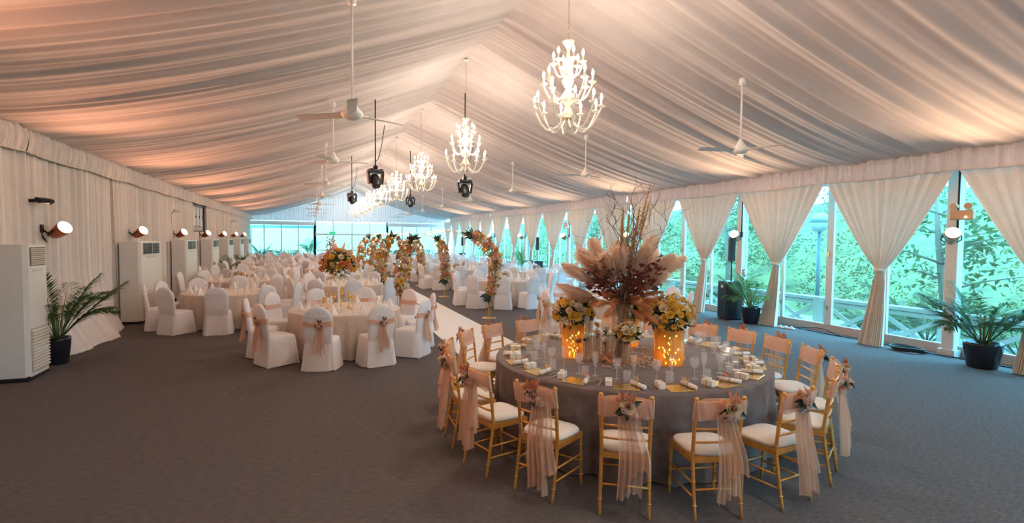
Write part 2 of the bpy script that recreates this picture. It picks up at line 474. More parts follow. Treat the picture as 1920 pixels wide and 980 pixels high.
def pick(w):
    t = R.random()*sum(w.values())
    for k, v in w.items():
        t -= v
        if t <= 0: return k
    return k
def sph(): 
    while True:
        v = Vector((R.uniform(-1, 1), R.uniform(-1, 1), R.uniform(-1, 1)))
        if .05 < v.length < 1: return v.normalized()
def flower_ball(parent, c, r, n, cols, leafmat, br=.045, nleaf=260, flat=.85, up=-.35):
    """separate blossoms over a ball plus one foliage mass"""
    c = Vector(c); m = MB()
    for i in range(nleaf):
        d = sph(); d.z = abs(d.z)-.4 if R.random() < .6 else d.z
        p = c+Vector((d.x, d.y, d.z*flat))*r*R.uniform(.4, .92)
        m.leaf(p, d+sph()*.7, R.uniform(.05, .10), R.uniform(.025, .045))
    tag(m.obj('foliage', leafmat, parent, smooth=False), kind='stuff')
    pts = []
    tries = 0
    while len(pts) < n and tries < 6000:
        tries += 1
        d = sph()
        if d.z < up: continue
        if all((d-q).length > .25 for q in pts) or tries > 4000: pts.append(d)
    for d in pts:
        b = br*R.uniform(.7, 1.25)
        blossom(pick(cols), parent, tuple(c+Vector((d.x, d.y, d.z*flat))*r*R.uniform(.97, 1.1)), d+Vector((0, 0, .15)), b)

# ------------------------------------------------------------------ gold chiavari chair
def leg_ringed(a, b, r0=.014, r1=.011, rings=(.3, .6, .85)):
    m = MB(); A, B = Vector(a), Vector(b); pts = []; rr = []
    n = 13
    for i in range(n):
        t = i/(n-1); pts.append(A.lerp(B, t)); base = r0+(r1-r0)*t
        rr.append(base)
    m.tube(pts, r0, 8, rr=rr)
    for t in rings:
        p = A.lerp(B, t); d = (B-A).normalized()*.006
        m.tube([p-d, p, p+d], .01, 8, rr=[r0*.9, r0*1.35, r0*.9])
    return m
def chiavari_parts():
    P = {}
    P['front_leg'] = [leg_ringed((sx*.185, .17, .43), (sx*.19, .19, 0), rings=(.2, .5, .8)).mesh('leg', gold) for sx in (-1, 1)]
    rl = []
    for sx in (-1, 1):
        m = MB()
        path = [(sx*.18, -.25, 0), (sx*.178, -.21, .22), (sx*.175, -.175, .45), (sx*.178, -.20, .68), (sx*.183, -.235, .90)]
        pts = []
        for i in range(len(path)-1):
            for k in range(4): pts.append(Vector(path[i]).lerp(Vector(path[i+1]), k/4))
        pts.append(Vector(path[-1]))
        m.tube(pts, .014, 8, rr=[.0115+.003*min(1, i/6) for i in range(len(pts))])
        for i in (2, 5, 11, 14):
            d = (pts[i+1]-pts[i]).normalized()*.006
            m.tube([pts[i]-d, pts[i], pts[i]+d], .01, 8, rr=[.012, .0195, .012])
        m.ball(tuple(pts[-1]), .018, 8, 5)
        rl.append(m.mesh('leg', gold))
    P['rear_leg'] = rl
    m = MB()
    for (a, b) in (((-.185, .17, .43), (.185, .17, .43)), ((-.175, -.175, .43), (.175, -.175, .43)), ((-.185, .17, .43), (-.175, -.175, .43)), ((.185, .17, .43), (.175, -.175, .43))):
        A, B = Vector(a), Vector(b); d = B-A
        m.box(tuple((A+B)/2), (d.length+.03, .026, .045), (0, 0, atan2(d.y, d.x)))
    P['frame'] = m.mesh('seat_frame', gold, False)
    m = MB()
    def cu(u, v):
        a = 2*pi*u; e = .5
        cx = (abs(cos(a))**e)*(1 if cos(a) > 0 else -1); cy = (abs(sin(a))**e)*(1 if sin(a) > 0 else -1)
        prof = [(.0, .012), (.94, 0), (1.0, .015), (1.02, .03), (.96, .046), (.7, .055), (0.001, .058)]
        r, z = prof[min(6, round(v*6))]
        return (cx*.195*r*(1-.05*cy*-1), cy*.19*r, .45+z)
    m.grid(cu, 28, 7, True)
    P['cushion'] = m.mesh('cushion', cushion_m)
    st = []
    for z in (.16, .26):
        for sx in (-1, 1):
            st.append(MB().tube([(sx*.178, -.215, z), (sx*.188, .183, z)], .0085, 6).mesh('stretcher', gold))
    st.append(MB().tube([(-.188, .182, .2), (.188, .182, .2)], .0085, 6).mesh('stretcher', gold))
    st.append(MB().tube([(-.178, -.215, .22), (.178, -.215, .22)], .0085, 6).mesh('stretcher', gold))
    P['stretcher'] = st
    rails = []
    for z, y in ((.875, -.231), (.775, -.213), (.665, -.198), (.565, -.187)):
        rails.append(MB().tube([(-.18, y, z), (-.09, y-.012, z), (0, y-.015, z), (.09, y-.012, z), (.18, y, z)], .0095, 6).mesh('back_rail', gold))
    P['rail'] = rails
    P['spindle'] = [MB().tube([(x, -.225, .775), (x, -.243, .875)], .007, 6).mesh('spindle', gold) for x in (-.125, -.075, -.025, .025, .075, .125)]
    return P
def tail_sheet(rr, x0, z0, length, w0, w1, drift, yo, nw=4, n=16):
    m = MB(); ph = rr.uniform(0, 6); ph2 = rr.uniform(0, 6)
    def fn(u, v):
        z = z0-length*v; w = w0+(w1-w0)*min(1, v*1.6)
        y = yo-.03-.05*v+.022*(.5+v)*sin(2*pi*nw*u+ph+v*1.5)+.01*sin(2*pi*(nw*2.3)*u+ph2)
        return (x0+drift*v+(u-.5)*w+.012*sin(v*6+ph2), y, z+.03*sin(u*5+ph)*v)
    m.grid(fn, 22, n)
    m.tube([fn(i/21, 1) for i in range(22)], .0035, 4)
    m.tube([fn(0, i/12) for i in range(13)], .0028, 4); m.tube([fn(1, i/12) for i in range(13)], .0028, 4)
    return m.mesh('sash_tail', organza)
def bow_mesh(rr, c, s):
    m = MB()
    for sg in (-1, 1):
        ph = rr.uniform(0, 6)
        def fn(u, v):
            a = 2*pi*u
            return (c[0]+sg*s*(.08+.95*v*(.55+.45*cos(a)*.3)), c[1]-.03-.028*cos(a)*sin(pi*min(1, v+.12))+.006*sin(9*u*6+ph), c[2]-.02*v+s*(.32+.15*v)*sin(a)*sin(pi*(.12+.8*v))+.006*sin(v*20+ph))
        m.grid(fn, 18, 9, True)
    m.ball((c[0], c[1]-.045, c[2]), .032, 8, 5, (1, .8, 1.2))
    return m.mesh('sash_bow', organza_d)
def chiavari_sash(v):
    rr = random.Random(100+v)
    off = [.03, -.02, .05, .0, -.04, .06][v % 6]
    m = MB()
    def band(u, w):
        a = 2*pi*u
        x = .205*cos(a); ex = abs(cos(a))**.35*(1 if cos(a) > 0 else -1)
        z = .745+.15*w; yc = -.205-.035*w-.012
        return (.203*ex, yc+.030*sin(a)+.004*sin(12*a+w*5), z+.006*sin(7*a+w*9))
    m.grid(band, 48, 8, True)
    ln = [.60, .66, .52, .62, .56, .68][v % 6]
    return dict(band=m.mesh('sash_band', organza_d), bow=bow_mesh(rr, (off, -.265, .80), .095),
                t1=tail_sheet(rr, off-.02, .80, ln, .10, .17, rr.uniform(-.06, .06), -.25),
                t2=tail_sheet(rr, off+.03, .80, ln-.16, .08, .15, rr.uniform(0, .1), -.235, 3), off=off)
def corsage(parent, c, s, facing, v):
    rr = random.Random(v)
    m = MB(); add_rose(m, (0, 0, 0), s, facing, 4, heart=1); 
    r = m.obj('rose', [BL['blush'] if v % 3 else BL['cream'], burg], parent, c)
    lm = MB()
    for i in range(5):
        d = Vector((rr.uniform(-1, 1), rr.uniform(-.4, .2), rr.uniform(-1, .3))); lm.leaf((0, .01, 0), d, s*1.9, s*.8, (0, -1, .2))
    lm.obj('rose_leaf', dleaf, parent, c, smooth=False)
    dm = MB()
    for i in range(6):
        d = Vector((rr.uniform(-.9, .5), rr.uniform(-.3, .3), rr.uniform(.5, 1.4))); dm.leaf((rr.uniform(-.04, .03), .01, .01), d, s*rr.uniform(1.2, 2.1), s*rr.uniform(.6, .9), (0, -1, .2))
    dm.obj('dried_leaf', dryleaf, parent, c, smooth=False)
    bm = MB(); add_rose(bm, (0, 0, 0), s*.6, (rr.uniform(-.6, .6), -.6, .8), 3)
    bm.obj('small_blossom', BL['tan' if v % 2 else 'peach'], parent, (c[0]-s*1.2, c[1]+.01, c[2]+s*.7))
CP = None
def chiavari(label, loc, rz, v):
    global CP
    if CP is None: CP = chiavari_parts()
    t = thing('gold_banquet_chair', label, 'chair', loc, rz, 'gold bamboo-style chairs around the big round table')
    for me in CP['front_leg']+CP['rear_leg']: put('leg', me, t)
    put('seat_frame', CP['frame'], t); put('cushion', CP['cushion'], t)
    for me in CP['stretcher']: put('stretcher', me, t)
    for me in CP['rail']: put('back_rail', me, t)
    for me in CP['spindle']: put('spindle', me, t)
    s = cached(('csash', v % 6), lambda: chiavari_sash(v % 6))
    put('sash_band', s['band'], t); put('sash_bow', s['bow'], t); put('sash_tail', s['t1'], t); put('sash_tail', s['t2'], t)
    corsage(t, (s['off']+R.uniform(-.03, .04), -.32, .85), .06, (R.uniform(-.3, .3), -1, .25), v)
    return t

# ------------------------------------------------------------------ chairs under white covers
def back_sec(z):
    if z > .79: hw = .222*sqrt(max(.0004, 1-((z-.79)/.205)**2))
    else: hw = .208+.014*min(1, (z-.45)/.3)
    return hw, .036 if z < .9 else .036*sqrt(max(.05, 1-((z-.9)/.1)**2)), -.205-.07*(z-.45)/.5
def cover_back(seed):
    rr = random.Random(seed); m = MB(); ph = rr.uniform(0, 6); ph2 = rr.uniform(0, 6)
    zs = [.42+.04*i for i in range(10)]+[.80+.02*i for i in range(9)]+[.975, .985, .9935]
    n = 32
    vs = []
    for z in zs:
        hw, th, yc = back_sec(z)
        for k in range(n):
            a = 2*pi*k/n; ex = abs(cos(a))**.45*(1 if cos(a) > 0 else -1); ey = abs(sin(a))**.8*(1 if sin(a) > 0 else -1)
            wr = 0
            if ey < 0:
                lo = exp(-((z-.53)/.09)**2); hi = exp(-((z-.84)/.05)**2)
                wr = -.016*lo*(1-.9*abs(sin(14*(z-.08*ex*ex)*pi+ph)))-.006*hi*abs(sin(40*z+ph2))
            vs.append((hw*ex, yc+th*ey+wr, z))
    fs = []
    for i in range(len(zs)-1):
        for k in range(n):
            a, b = i*n+k, i*n+(k+1) % n; fs.append((a, b, b+n, a+n))
    fs.append(tuple((len(zs)-1)*n+k for k in range(n)))
    m.add(vs, fs); return m.mesh('backrest_cover', cover_m)
def cover_seat(seed):
    rr = random.Random(seed+50); m = MB(); ph = [rr.uniform(0, 6) for _ in range(3)]
    n = 48; zs = [.008, .08, .18, .28, .38, .44, .468, .478]
    vs = []
    for i, z in enumerate(zs):
        g = 1-z/.47
        h = (.222+.045*max(0, g)) if z < .46 else (.214 if z < .475 else .19)
        for k in range(n):
            a = 2*pi*k/n; e = .28
            ex = abs(cos(a))**e*(1 if cos(a) > 0 else -1); ey = abs(sin(a))**e*(1 if sin(a) > 0 else -1)
            f = 1+max(0, g)*(.03*sin(7*a+ph[0])+.02*sin(13*a+ph[1]))
            z2 = z+(.012*sin(3*a+ph[2]) if i == 0 else 0)
            vs.append((h*ex*f, h*1.03*ey*f, max(.004, z2)))
    fs = []
    for i in range(len(zs)-1):
        for k in range(n):
            a, b = i*n+k, i*n+(k+1) % n; fs.append((a, b, b+n, a+n))
    c = len(vs); vs.append((0, 0, .486))
    o = (len(zs)-1)*n
    for k in range(n): fs.append((o+k, o+(k+1) % n, c))
    m.add(vs, fs); return m.mesh('seat_cover', cover_m)
def cover_sash(v):
    rr = random.Random(v+300); m = MB()
    def band(u, w):
        z = .69+.085*w; hw, th, yc = back_sec(z); a = 2*pi*u
        ex = abs(cos(a))**.45*(1 if cos(a) > 0 else -1); ey = abs(sin(a))**.8*(1 if sin(a) > 0 else -1)
        return ((hw+.008)*ex, yc+(th+.012+.005*sin(9*a+w*7))*ey, z-.02*(1-abs(ex))+.005*sin(5*a))
    m.grid(band, 48, 7, True)
    off = rr.uniform(-.03, .04)
    return dict(band=m.mesh('sash_band', organza_d), bow=bow_mesh(rr, (off, -.275, .70), .075),
                t1=tail_sheet(rr, off, .70, .42, .07, .16, rr.uniform(-.03, .05), -.262, 3),
                t2=tail_sheet(rr, off+.02, .70, .34, .07, .13, rr.uniform(-.02, .06), -.25, 3), off=off)
def covered_chair(label, loc, rz, v, sash=False, group=None):
    t = thing('covered_chair', label, 'chair', loc, rz, group or 'chairs under white covers')
    put('backrest_cover', cached(('cb', v % 4), lambda: cover_back(v % 4)), t)
    put('seat_cover', cached(('cs', v % 4), lambda: cover_seat(v % 4)), t)
    if sash:
        s = cached(('cvs', v % 3), lambda: cover_sash(v % 3))
        for k, nm in (('band', 'sash_band'), ('bow', 'sash_bow'), ('t1', 'sash_tail'), ('t2', 'sash_tail')): put(nm, s[k], t)
        m = MB(); add_rose(m, (0, 0, 0), .04, (.1, -1, .3), 3, heart=1); m.obj('rose', [BL['cream'], burg], t, (s['off'], -.335, .735))
        lm = MB()
        for d in ((-.2, -.2, 1), (.5, -.2, .8), (-.7, -.1, -.3), (.6, -.2, -.5)): lm.leaf((0, 0, 0), d, .085, .04, (0, -1, .1))
        lm.obj('rose_leaf', oxblood, t, (s['off'], -.32, .735), smooth=False)
    return t

# ------------------------------------------------------------------ round tables
def table_meshes(r, h, nf, seed, m_cloth, fa_=1.0):
    rr = random.Random(seed); m = MB(); ph = [rr.uniform(0, 6) for _ in range(3)]
    prof = [(0.0008, h), (.5*r, h), (.93*r, h), (r-.006, h-.002), (r, h-.012), (r+.002, h-.06)]
    n = 160
    vs = []
    zs = [h-.15, h-.3, h-.45, h-.6, .06, .015]
    for (q, z) in prof:
        for k in range(n): a = 2*pi*k/n; vs.append((q*cos(a), q*sin(a), z))
    for z in zs:
        g = (h-z)/h
        for k in range(n):
            a = 2*pi*k/n
            f = fa_*g**.8*(.022*sin(nf*a+ph[0])+.014*sin(int(nf*1.7)*a+ph[1])+.012*sin(int(nf*.6)*a+ph[2]))
            q = r+.004+.012*g+f-.01*g; vs.append((q*cos(a), q*sin(a), z))
    fs = []
    for i in range(len(prof)+len(zs)-1):
        for k in range(n):
            a, b = i*n+k, i*n+(k+1) % n; fs.append((a, a+n, b+n, b))
    m.add(vs, fs)
    c = m.mesh('tablecloth', m_cloth)
    t = MB(); t.lathe([(r-.03, h-.045), (r-.02, h-.03), (r-.03, h-.012)], 48)
    return c, t.mesh('tabletop', mat('plywood', (.4, .28, .16), .7), False)
def glass_mesh(kind):
    m = MB()
    if kind == 'wine': pr = [(.034, 0), (.034, .003), (.006, .008), (.0045, .09), (.012, .1), (.034, .125), (.040, .155), (.036, .195)]
    elif kind == 'flute': pr = [(.03, 0), (.03, .003), (.005, .008), (.0045, .09), (.012, .10), (.023, .14), (.026, .18), (.023, .225)]
    else: pr = [(.028, 0), (.033, .003), (.036, .1)]
    m.lathe(pr, 14); m.f.pop(); m.m.pop()
    return m.mesh('glass', wineglass)
def put_glass(kind, label, loc, group):
    return tag(put({'wine': 'wine_glass', 'flute': 'champagne_flute', 'tumbler': 'water_tumbler'}[kind], cached(('g', kind), lambda: glass_mesh(kind)), None, loc), label, 'glass', group)
def napkin_mesh():
    m = MB(); n = 16; vs = []
    for i, (q, z) in enumerate(((.075, 0), (.06, .05), (.035, .11), (.004, .17))):
        for k in range(n): a = 2*pi*k/n; f = 1+.22*sin(4*a)*(1-i/3); vs.append((q*f*cos(a), q*f*sin(a)*.75, z))
    fs = [(i*n+k, i*n+(k+1) % n, (i+1)*n+(k+1) % n, (i+1)*n+k) for i in range(3) for k in range(n)]
    fs.append(tuple(range(n))[::-1]); fs.append(tuple(3*n+k for k in range(n)))
    m.add(vs, fs); return m.mesh('folded_napkin', linen, False)

# main table -------------------------------------------------------
MC = (3.27, 4.88); MR, MH = 1.45, .775
t = thing('big_round_table', 'very large round table under a floor-length taupe velvet cloth', 'table', (*MC, 0))
c, tp = table_meshes(MR, MH, 20, 3, velvet, 1.9); put('tablecloth', c, t); put('tabletop', tp, t)
ANG = [256, 277, 298.5, 317, 336, 353.5, 9.5, 25.5, 44, 62, 80.5, 101, 120, 137.5, 156.5, 175, 195, 215.5, 236]
def seat_phrase(i):
    if i == 0: return 'the frontmost seat'
    if i <= 9: return f'the {ORD[i-1]} seat right of the frontmost'
    return f'the {ORD[18-i]} seat left of the frontmost'
def at_main(a, r, z=MH): return (MC[0]+r*cos(a), MC[1]+r*sin(a), z)
def roll_mesh():
    m = MB(); m.tube([(0, -.095, .02), (0, .095, .02)], .02, 12); m.tube([(0, -.0955, .02), (0, .0955, .02)], .011, 8)
    return m.mesh('napkin_roll', linen)
def box_mesh(): return MB().box((0, 0, .0275), (.06, .115, .055), bev=.004).mesh('box', boxw, False)
for i, ad in enumerate(ANG):
    a = radians(ad); sp = seat_phrase(i)
    col = 'gold bamboo-style chair with peach sash, at '+sp
    rr_ = 1.735
    chiavari(col, (MC[0]+rr_*cos(a), MC[1]+rr_*sin(a), 0), a+pi/2+R.uniform(-.06, .06), i)
    rz = a+pi/2
    g = 'place settings on the big round table'
    tag(put('gold_charger', cached('chg', lambda: MB().box((0, 0, .003), (.23, .19, .006), bev=.002).mesh('gold_charger', goldfoil, False)), None, at_main(a, 1.28, MH+.001), (0, 0, rz)), f'square gold foil charger plate at {sp}', 'plate', 'gold chargers')
    k = thing('rolled_napkin', f'rolled white napkin with dried sprig at {sp}', 'napkin', at_main(a+.075, 1.27, MH+.0075), rz+.35+R.uniform(-.3, .3), 'rolled napkins')
    put('napkin_roll', cached('nroll', roll_mesh), k)
    put('twine', cached('twine', lambda: MB().tube([(0, -.008, .02), (0, .008, .02)], .0215, 12).mesh('twine', ribbon_m)), k)
    lm = MB()
    for q in range(4): lm.leaf((0, .01, .04), (R.uniform(-.6, .6), R.uniform(.3, 1), R.uniform(.1, .7)), .075, .022)
    lm.obj('sprig', dryleaf if i % 2 else pampas_y, k, smooth=False)
    k = thing('gift_box', f'small white gift box tied with ribbon at {sp}', 'box', at_main(a-.125, 1.255, MH+.0015), rz+R.uniform(-.2, .2), 'gift boxes')
    put('box', cached('gbox', box_mesh), k)
    put('ribbon', cached('grib', lambda: MB().box((0, 0, .0275), (.0615, .008, .0565)).mesh('ribbon', ribbon_m, False)), k)
    if i % 2: MB().box((0, 0, .064), (.03, .05, .018), (0, 0, .5), bev=.003).obj('bow', linen, k, smooth=False)
    for nm, da, zz in (('dinner_knife', .115, .0), ('dinner_fork', -.06, 0)):
        def cut(fork):
            m = MB(); m.box((0, -.05, .003), (.012, .11, .004)); m.box((0, .06, .003), (.016 if not fork else .008, .11, .003))
            if fork:
                for q in (-1.5, -.5, .5, 1.5): m.box((q*.0055, .13, .003), (.003, .05, .003))
                m.box((0, .105, .003), (.022, .012, .003))
            return m.mesh('cutlery', silver, False)
        zc = MH+.0015 if da > .1 or da < -.05 else MH+.009
        ps = at_main(a+(.125 if da > 0 else -.19), 1.20 if da > 0 else 1.24, zc)
        tag(put(nm, cached(nm, lambda: cut(nm == 'dinner_fork')), None, ps, (0, 0, rz+R.uniform(-.1, .1))), f"steel {nm.replace('_', ' ')} at {sp}", 'cutlery', nm.replace('_', ' ')+'s on the big table')
    put_glass('wine', f'clear stemmed wine glass at {sp}', at_main(a-.09, 1.03, MH+.001), 'wine glasses on the big table')
    put_glass('flute', f'clear champagne flute at {sp}', at_main(a+.06, 1.0, MH+.001), 'flutes on the big table')
    put_glass('tumbler', f'small clear tumbler at {sp}', at_main(a+.0, 1.09, MH+.001), 'tumblers on the big table')

# tall pampas centrepiece
VC = (3.03, 4.66)
t = thing('pampas_centrepiece', 'towering dried pampas and twisted willow arrangement in a tall glass vase', 'flowers', (*VC, MH+.001))
m = MB(); m.lathe([(.105, 0), (.108, .02), (.092, .3), (.1, .62), (.096, .62), (.086, .3), (.1, .03)], 36, flute=.03, nf=18); m.obj('glass_vase', clearrib, t)
rr = random.Random(11)
for i in range(26):
    a = rr.uniform(0, 6.28); q = rr.uniform(.01, .07)
    MB().tube([(q*cos(a), q*sin(a), .03), (q*.6*cos(a+1), q*.6*sin(a+1), .4), (q*cos(a+2), q*sin(a+2), .72)], .006, 5).obj('stem', stalk if i % 3 else dleaf, t)
def plume(path, w, n, seed, spread=1.0):
    r_ = random.Random(seed); P = [Vector(p) for p in path]; m = MB()
    m.k = 1; m.tube(path, .004, 5, rr=[.005-.003*i/(len(path)-1) for i in range(len(path))]); m.k = 0
    L = len(P)-1
    for i in range(n):
        t_ = .42+.58*r_.random()**.9; x = t_*L; j = min(int(x), L-1); p = P[j].lerp(P[j+1], x-j); d = (P[j+1]-P[j]).normalized()
        uu = (t_-.42)/.58; env = sin(pi*(.16+.80*uu))**.8*(1.12-.5*uu)
        o = Vector((r_.gauss(0, 1), r_.gauss(0, 1), r_.gauss(0, 1))); o = (o-d*o.dot(d)).normalized()
        l = w*env*r_.uniform(.45, 1.0)*(1.6 if r_.random() < .22 else 1)
        tip = p+(o*r_.uniform(.35, .7)+d*.95)*l+Vector((0, 0, -.3*l)); md = p+(o*.5+d*.6)*l*.5
        sd = d.cross(o).normalized()*(.0016+.009*w)
        m.add([tuple(p-sd), tuple(p+sd), tuple(md+sd*1.2), tuple(md-sd*1.2), tuple(tip)], [(0, 1, 2, 3), (3, 2, 4)])
    return m
def arc(tip, bend=.25, n=9, base=(0, 0, .55)):
    B = Vector(base); T = Vector(tip); mid = B.lerp(T, .55)+Vector((0, 0, bend*(T-B).length*.5)); pts = []
    for i in range(n):
        t_ = i/(n-1); pts.append(tuple(B*(1-t_)**2+mid*2*t_*(1-t_)+T*t_*t_))
    return pts
vr = Vector((cos(-YAW), sin(-YAW), 0)); vd = Vector((sin(YAW), cos(YAW), 0))
def V3(x, d, z): p = vr*x+vd*d; return (p.x, p.y, z)
tips = [(-.62, -.1, 1.02, .13), (-.56, .15, .72, .10), (-.45, -.1, 1.17, .16), (-.30, .12, 1.28, .15), (-.22, -.25, 1.12, .17), (-.08, -.2, 1.18, .17), (.06, .15, 1.22, .14),
        (.22, -.15, 1.22, .15), (.36, .1, 1.32, .14), (.50, -.1, 1.12, .14), (.66, .05, 1.10, .14), (-.66, .05, .80, .10), (.40, -.2, .95, .13), (.02, .3, 1.25, .14), (-.40, .3, 1.15, .14), (.45, .35, 1.15, .14)]
for i, (x, d, z, w) in enumerate(tips):
    plume(arc(V3(x, d, z), .22 if z > .9 else .1), w*1.2, 3200, i).obj('pampas_plume', [pampas_m, stalk], t)
for i, (x, d, z, w) in enumerate([(.28, 0, 1.86, .06), (.20, .1, 1.62, .07), (.02, .1, 1.62, .08), (-.02, -.05, 1.5, .08), (.14, -.1, 1.5, .08), (.10, .12, 1.68, .07), (.3, .05, 1.72, .06)]):
    plume(arc(V3(x, d, z), .1), w, 700, 40+i).obj('straw_plume', [pampas_y, stalk], t)
for i, (x, d, z) in enumerate([(-.32, -.25, .62), (-.22, -.3, .52), (.12, -.3, .70), (.24, -.28, .60), (.34, -.15, .66), (-.14, -.25, .66), (.30, -.3, .46), (.18, -.22, .48), (-.3, .1, .6), (.38, .1, .6), (-.22, -.2, .75), (.42, -.05, .74)]):
    plume(arc(V3(x, d, z), .35, base=(0, 0, .58)), .085, 700, 70+i).obj('orange_grass_plume', [pampas_o, stalk], t)
m = MB()
for i in range(680):
    a = rr.uniform(0, 6.28); q = rr.uniform(.05, .40); p = Vector((q*cos(a), q*sin(a), .64+q*.75+rr.uniform(-.10, .16)))
    m.leaf(p, Vector((cos(a), sin(a), rr.uniform(-.2, 1))), rr.uniform(.05, .09), rr.uniform(.03, .055))
tag(m.obj('dark_dried_leaves', oxblood, t, smooth=False), kind='stuff')
for i in range(20):
    a = rr.uniform(0, 6.28); sp = rr.uniform(.15, .62); H = rr.uniform(1.35, 1.95); pts = []
    for j in range(16):
        t_ = j/15; w = .035*(t_*2)
        pts.append((sp*t_**1.2*cos(a)+w*sin(j*1.7+i), sp*t_**1.2*sin(a)+w*cos(j*1.4+i*2), .5+(H-.5)*t_+.02*sin(j*2.1+i)))
    m = MB().tube(pts, .004, 5, rr=[.0055-.004*j/15 for j in range(16)])
    for b in (8, 11, 13):
        p = Vector(pts[b]); d = Vector((rr.uniform(-1, 1), rr.uniform(-1, 1), rr.uniform(.2, 1))).normalized(); L = rr.uniform(.12, .26)
        m.tube([tuple(p), tuple(p+d*L*.35+sph()*.02), tuple(p+d*L*.7+sph()*.03), tuple(p+d*L)], .002, 4, rr=[.003, .0026, .002, .0012])
    m.obj('willow_branch', willow, t)
m = MB()
for i in range(260):
    a = rr.uniform(0, 6.28); q = .10+.09*rr.random()**.7; p = Vector((q*cos(a), q*sin(a), rr.uniform(.004, .04)))
    m.leaf(p, Vector((cos(a), sin(a), rr.uniform(0, 1.3))), rr.uniform(.03, .06), .012)
tag(m.obj('dried_moss_collar', pampas_o, t, smooth=False), kind='stuff')

# amber vases holding fairy lights and yellow roses
YC = dict(yellow=9, cream=3, white=1.2, peach=1)
def amber(label, x, y, r, h, br, n, light=True, ball=True):
    t = thing('rose_vase', label, 'flowers', (x, y, MH+.001), 0, 'amber ribbed vases on the big table')
    m = MB(); m.lathe([(r*.96, 0), (r, .012), (r, h), (r*.95, h), (r*.93, .02)], 60, flute=.035, nf=20); m.obj('ribbed_vase', ribbed, t)
    for i in range(26):
        a = R.uniform(0, 6.28); q = r*.72*sqrt(R.random()); zz = .02+h*.75*R.random()**1.6
        put('fairy_light', cached('fl', lambda: MB().ball((0, 0, 0), .0075, 6, 4).mesh('fairy_light', fairy)), t, (q*cos(a), q*sin(a), zz))
    ld = bpy.data.lights.new('fairy_glow', 'POINT'); ld.energy = .6; ld.color = (1, .66, .2); ld.shadow_soft_size = .05
    lo = put('fairy_glow', ld, t, (0, 0, h*.4))
    for i in range(7):
        a = i*.9; MB().tube([(.03*cos(a), .03*sin(a), .03), (.05*cos(a+.5), .05*sin(a+.5), h+.1)], .004, 5).obj('stem', dleaf, t)
    if ball: flower_ball(t, (0, 0, h+br*.62), br, int(n*1.25), YC, dleaf, .047, 300, .8, -.45)
    return t
amber('lit amber vase of yellow roses on the big table, beneath the right pampas plumes', 3.46, 4.42, .145, .36, .235, 48)
amber('lit amber vase of yellow roses on the big table, beneath the left pampas plumes', 2.66, 5.02, .115, .36, .20, 40)
amber('lit amber vase of roses half hidden behind the tall pampas vase', 3.58, 5.34, .115, .34, .18, 30)
amber('dim amber vase standing behind the right rose vase', 3.74, 4.88, .10, .26, .1, 10)
# bud vases
for i, (x, y, h, cl) in enumerate([(2.70, 4.80, .20, 'white'), (2.78, 4.72, .25, 'cream'), (2.86, 4.86, .30, 'yellow'), (2.87, 4.70, .17, 'white'), (2.94, 4.80, .27, 'white'), (2.80, 4.92, .38, 'yellow'), (2.66, 4.90, .14, 'peach'), (3.72, 4.60, .24, 'yellow'), (3.68, 4.74, .3, 'cream')]):
    wh = 'left of the tall pampas vase' if i < 7 else 'behind the right rose vase'
    nn = ORD[i] if i < 7 else ORD[i-7]
    t = thing('bud_vase', f'{nn} slim ribbed bud vase holding a single {cl} bloom, {wh}', 'vase', (x, y, MH+.001), 0, 'bud vases on the big table')
    MB().lathe([(.036, 0), (.04, .01), (.038, h), (.034, h), (.034, .015)], 32, flute=.06, nf=8).obj('ribbed_vase', clearrib, t)
    MB().tube([(0, 0, .02), (.006, .004, h+.05)], .0035, 5).obj('stem', dleaf, t)
    blossom(cl, t, (.006, .004, h+.06), (R.uniform(-.4, .4), -.6, .8), .042)
    lm = MB()
    for q in range(4): lm.leaf((.005, .003, h+.035), sph()+Vector((0, 0, .2)), .05, .022)
    lm.obj('leaf_sprig', dleaf, t, smooth=False)
t = thing('hydrangea_vase', 'white hydrangea and yellow roses in a low ribbed vase before the pampas vase', 'flowers', (3.0, 4.50, MH+.001))
MB().lathe([(.046, 0), (.05, .01), (.047, .27), (.042, .27), (.042, .02)], 32, flute=.06, nf=10).obj('ribbed_vase', clearrib, t)
flower_ball(t, (.0, 0, .33), .105, 34, dict(white=4, cream=3, yellow=4), dleaf, .040, 70, .85, -.6)
# petals strewn round the vases
m = MB()
for i in range(420):
    a = R.uniform(0, 6.28); q = .16+.42*R.random(); x, y = MC[0]-.05+q*1.15*cos(a), MC[1]-.05+q*sin(a)
    m.leaf((x, y, MH+.004+R.random()*.008), (cos(a*7), sin(a*5), .1), .035, .022, (0, 0, 1))
tag(m.obj('strewn_petals', BL['blush'], smooth=False), 'pale dried petals strewn around the vases on the big table', 'petals', None, 'stuff')

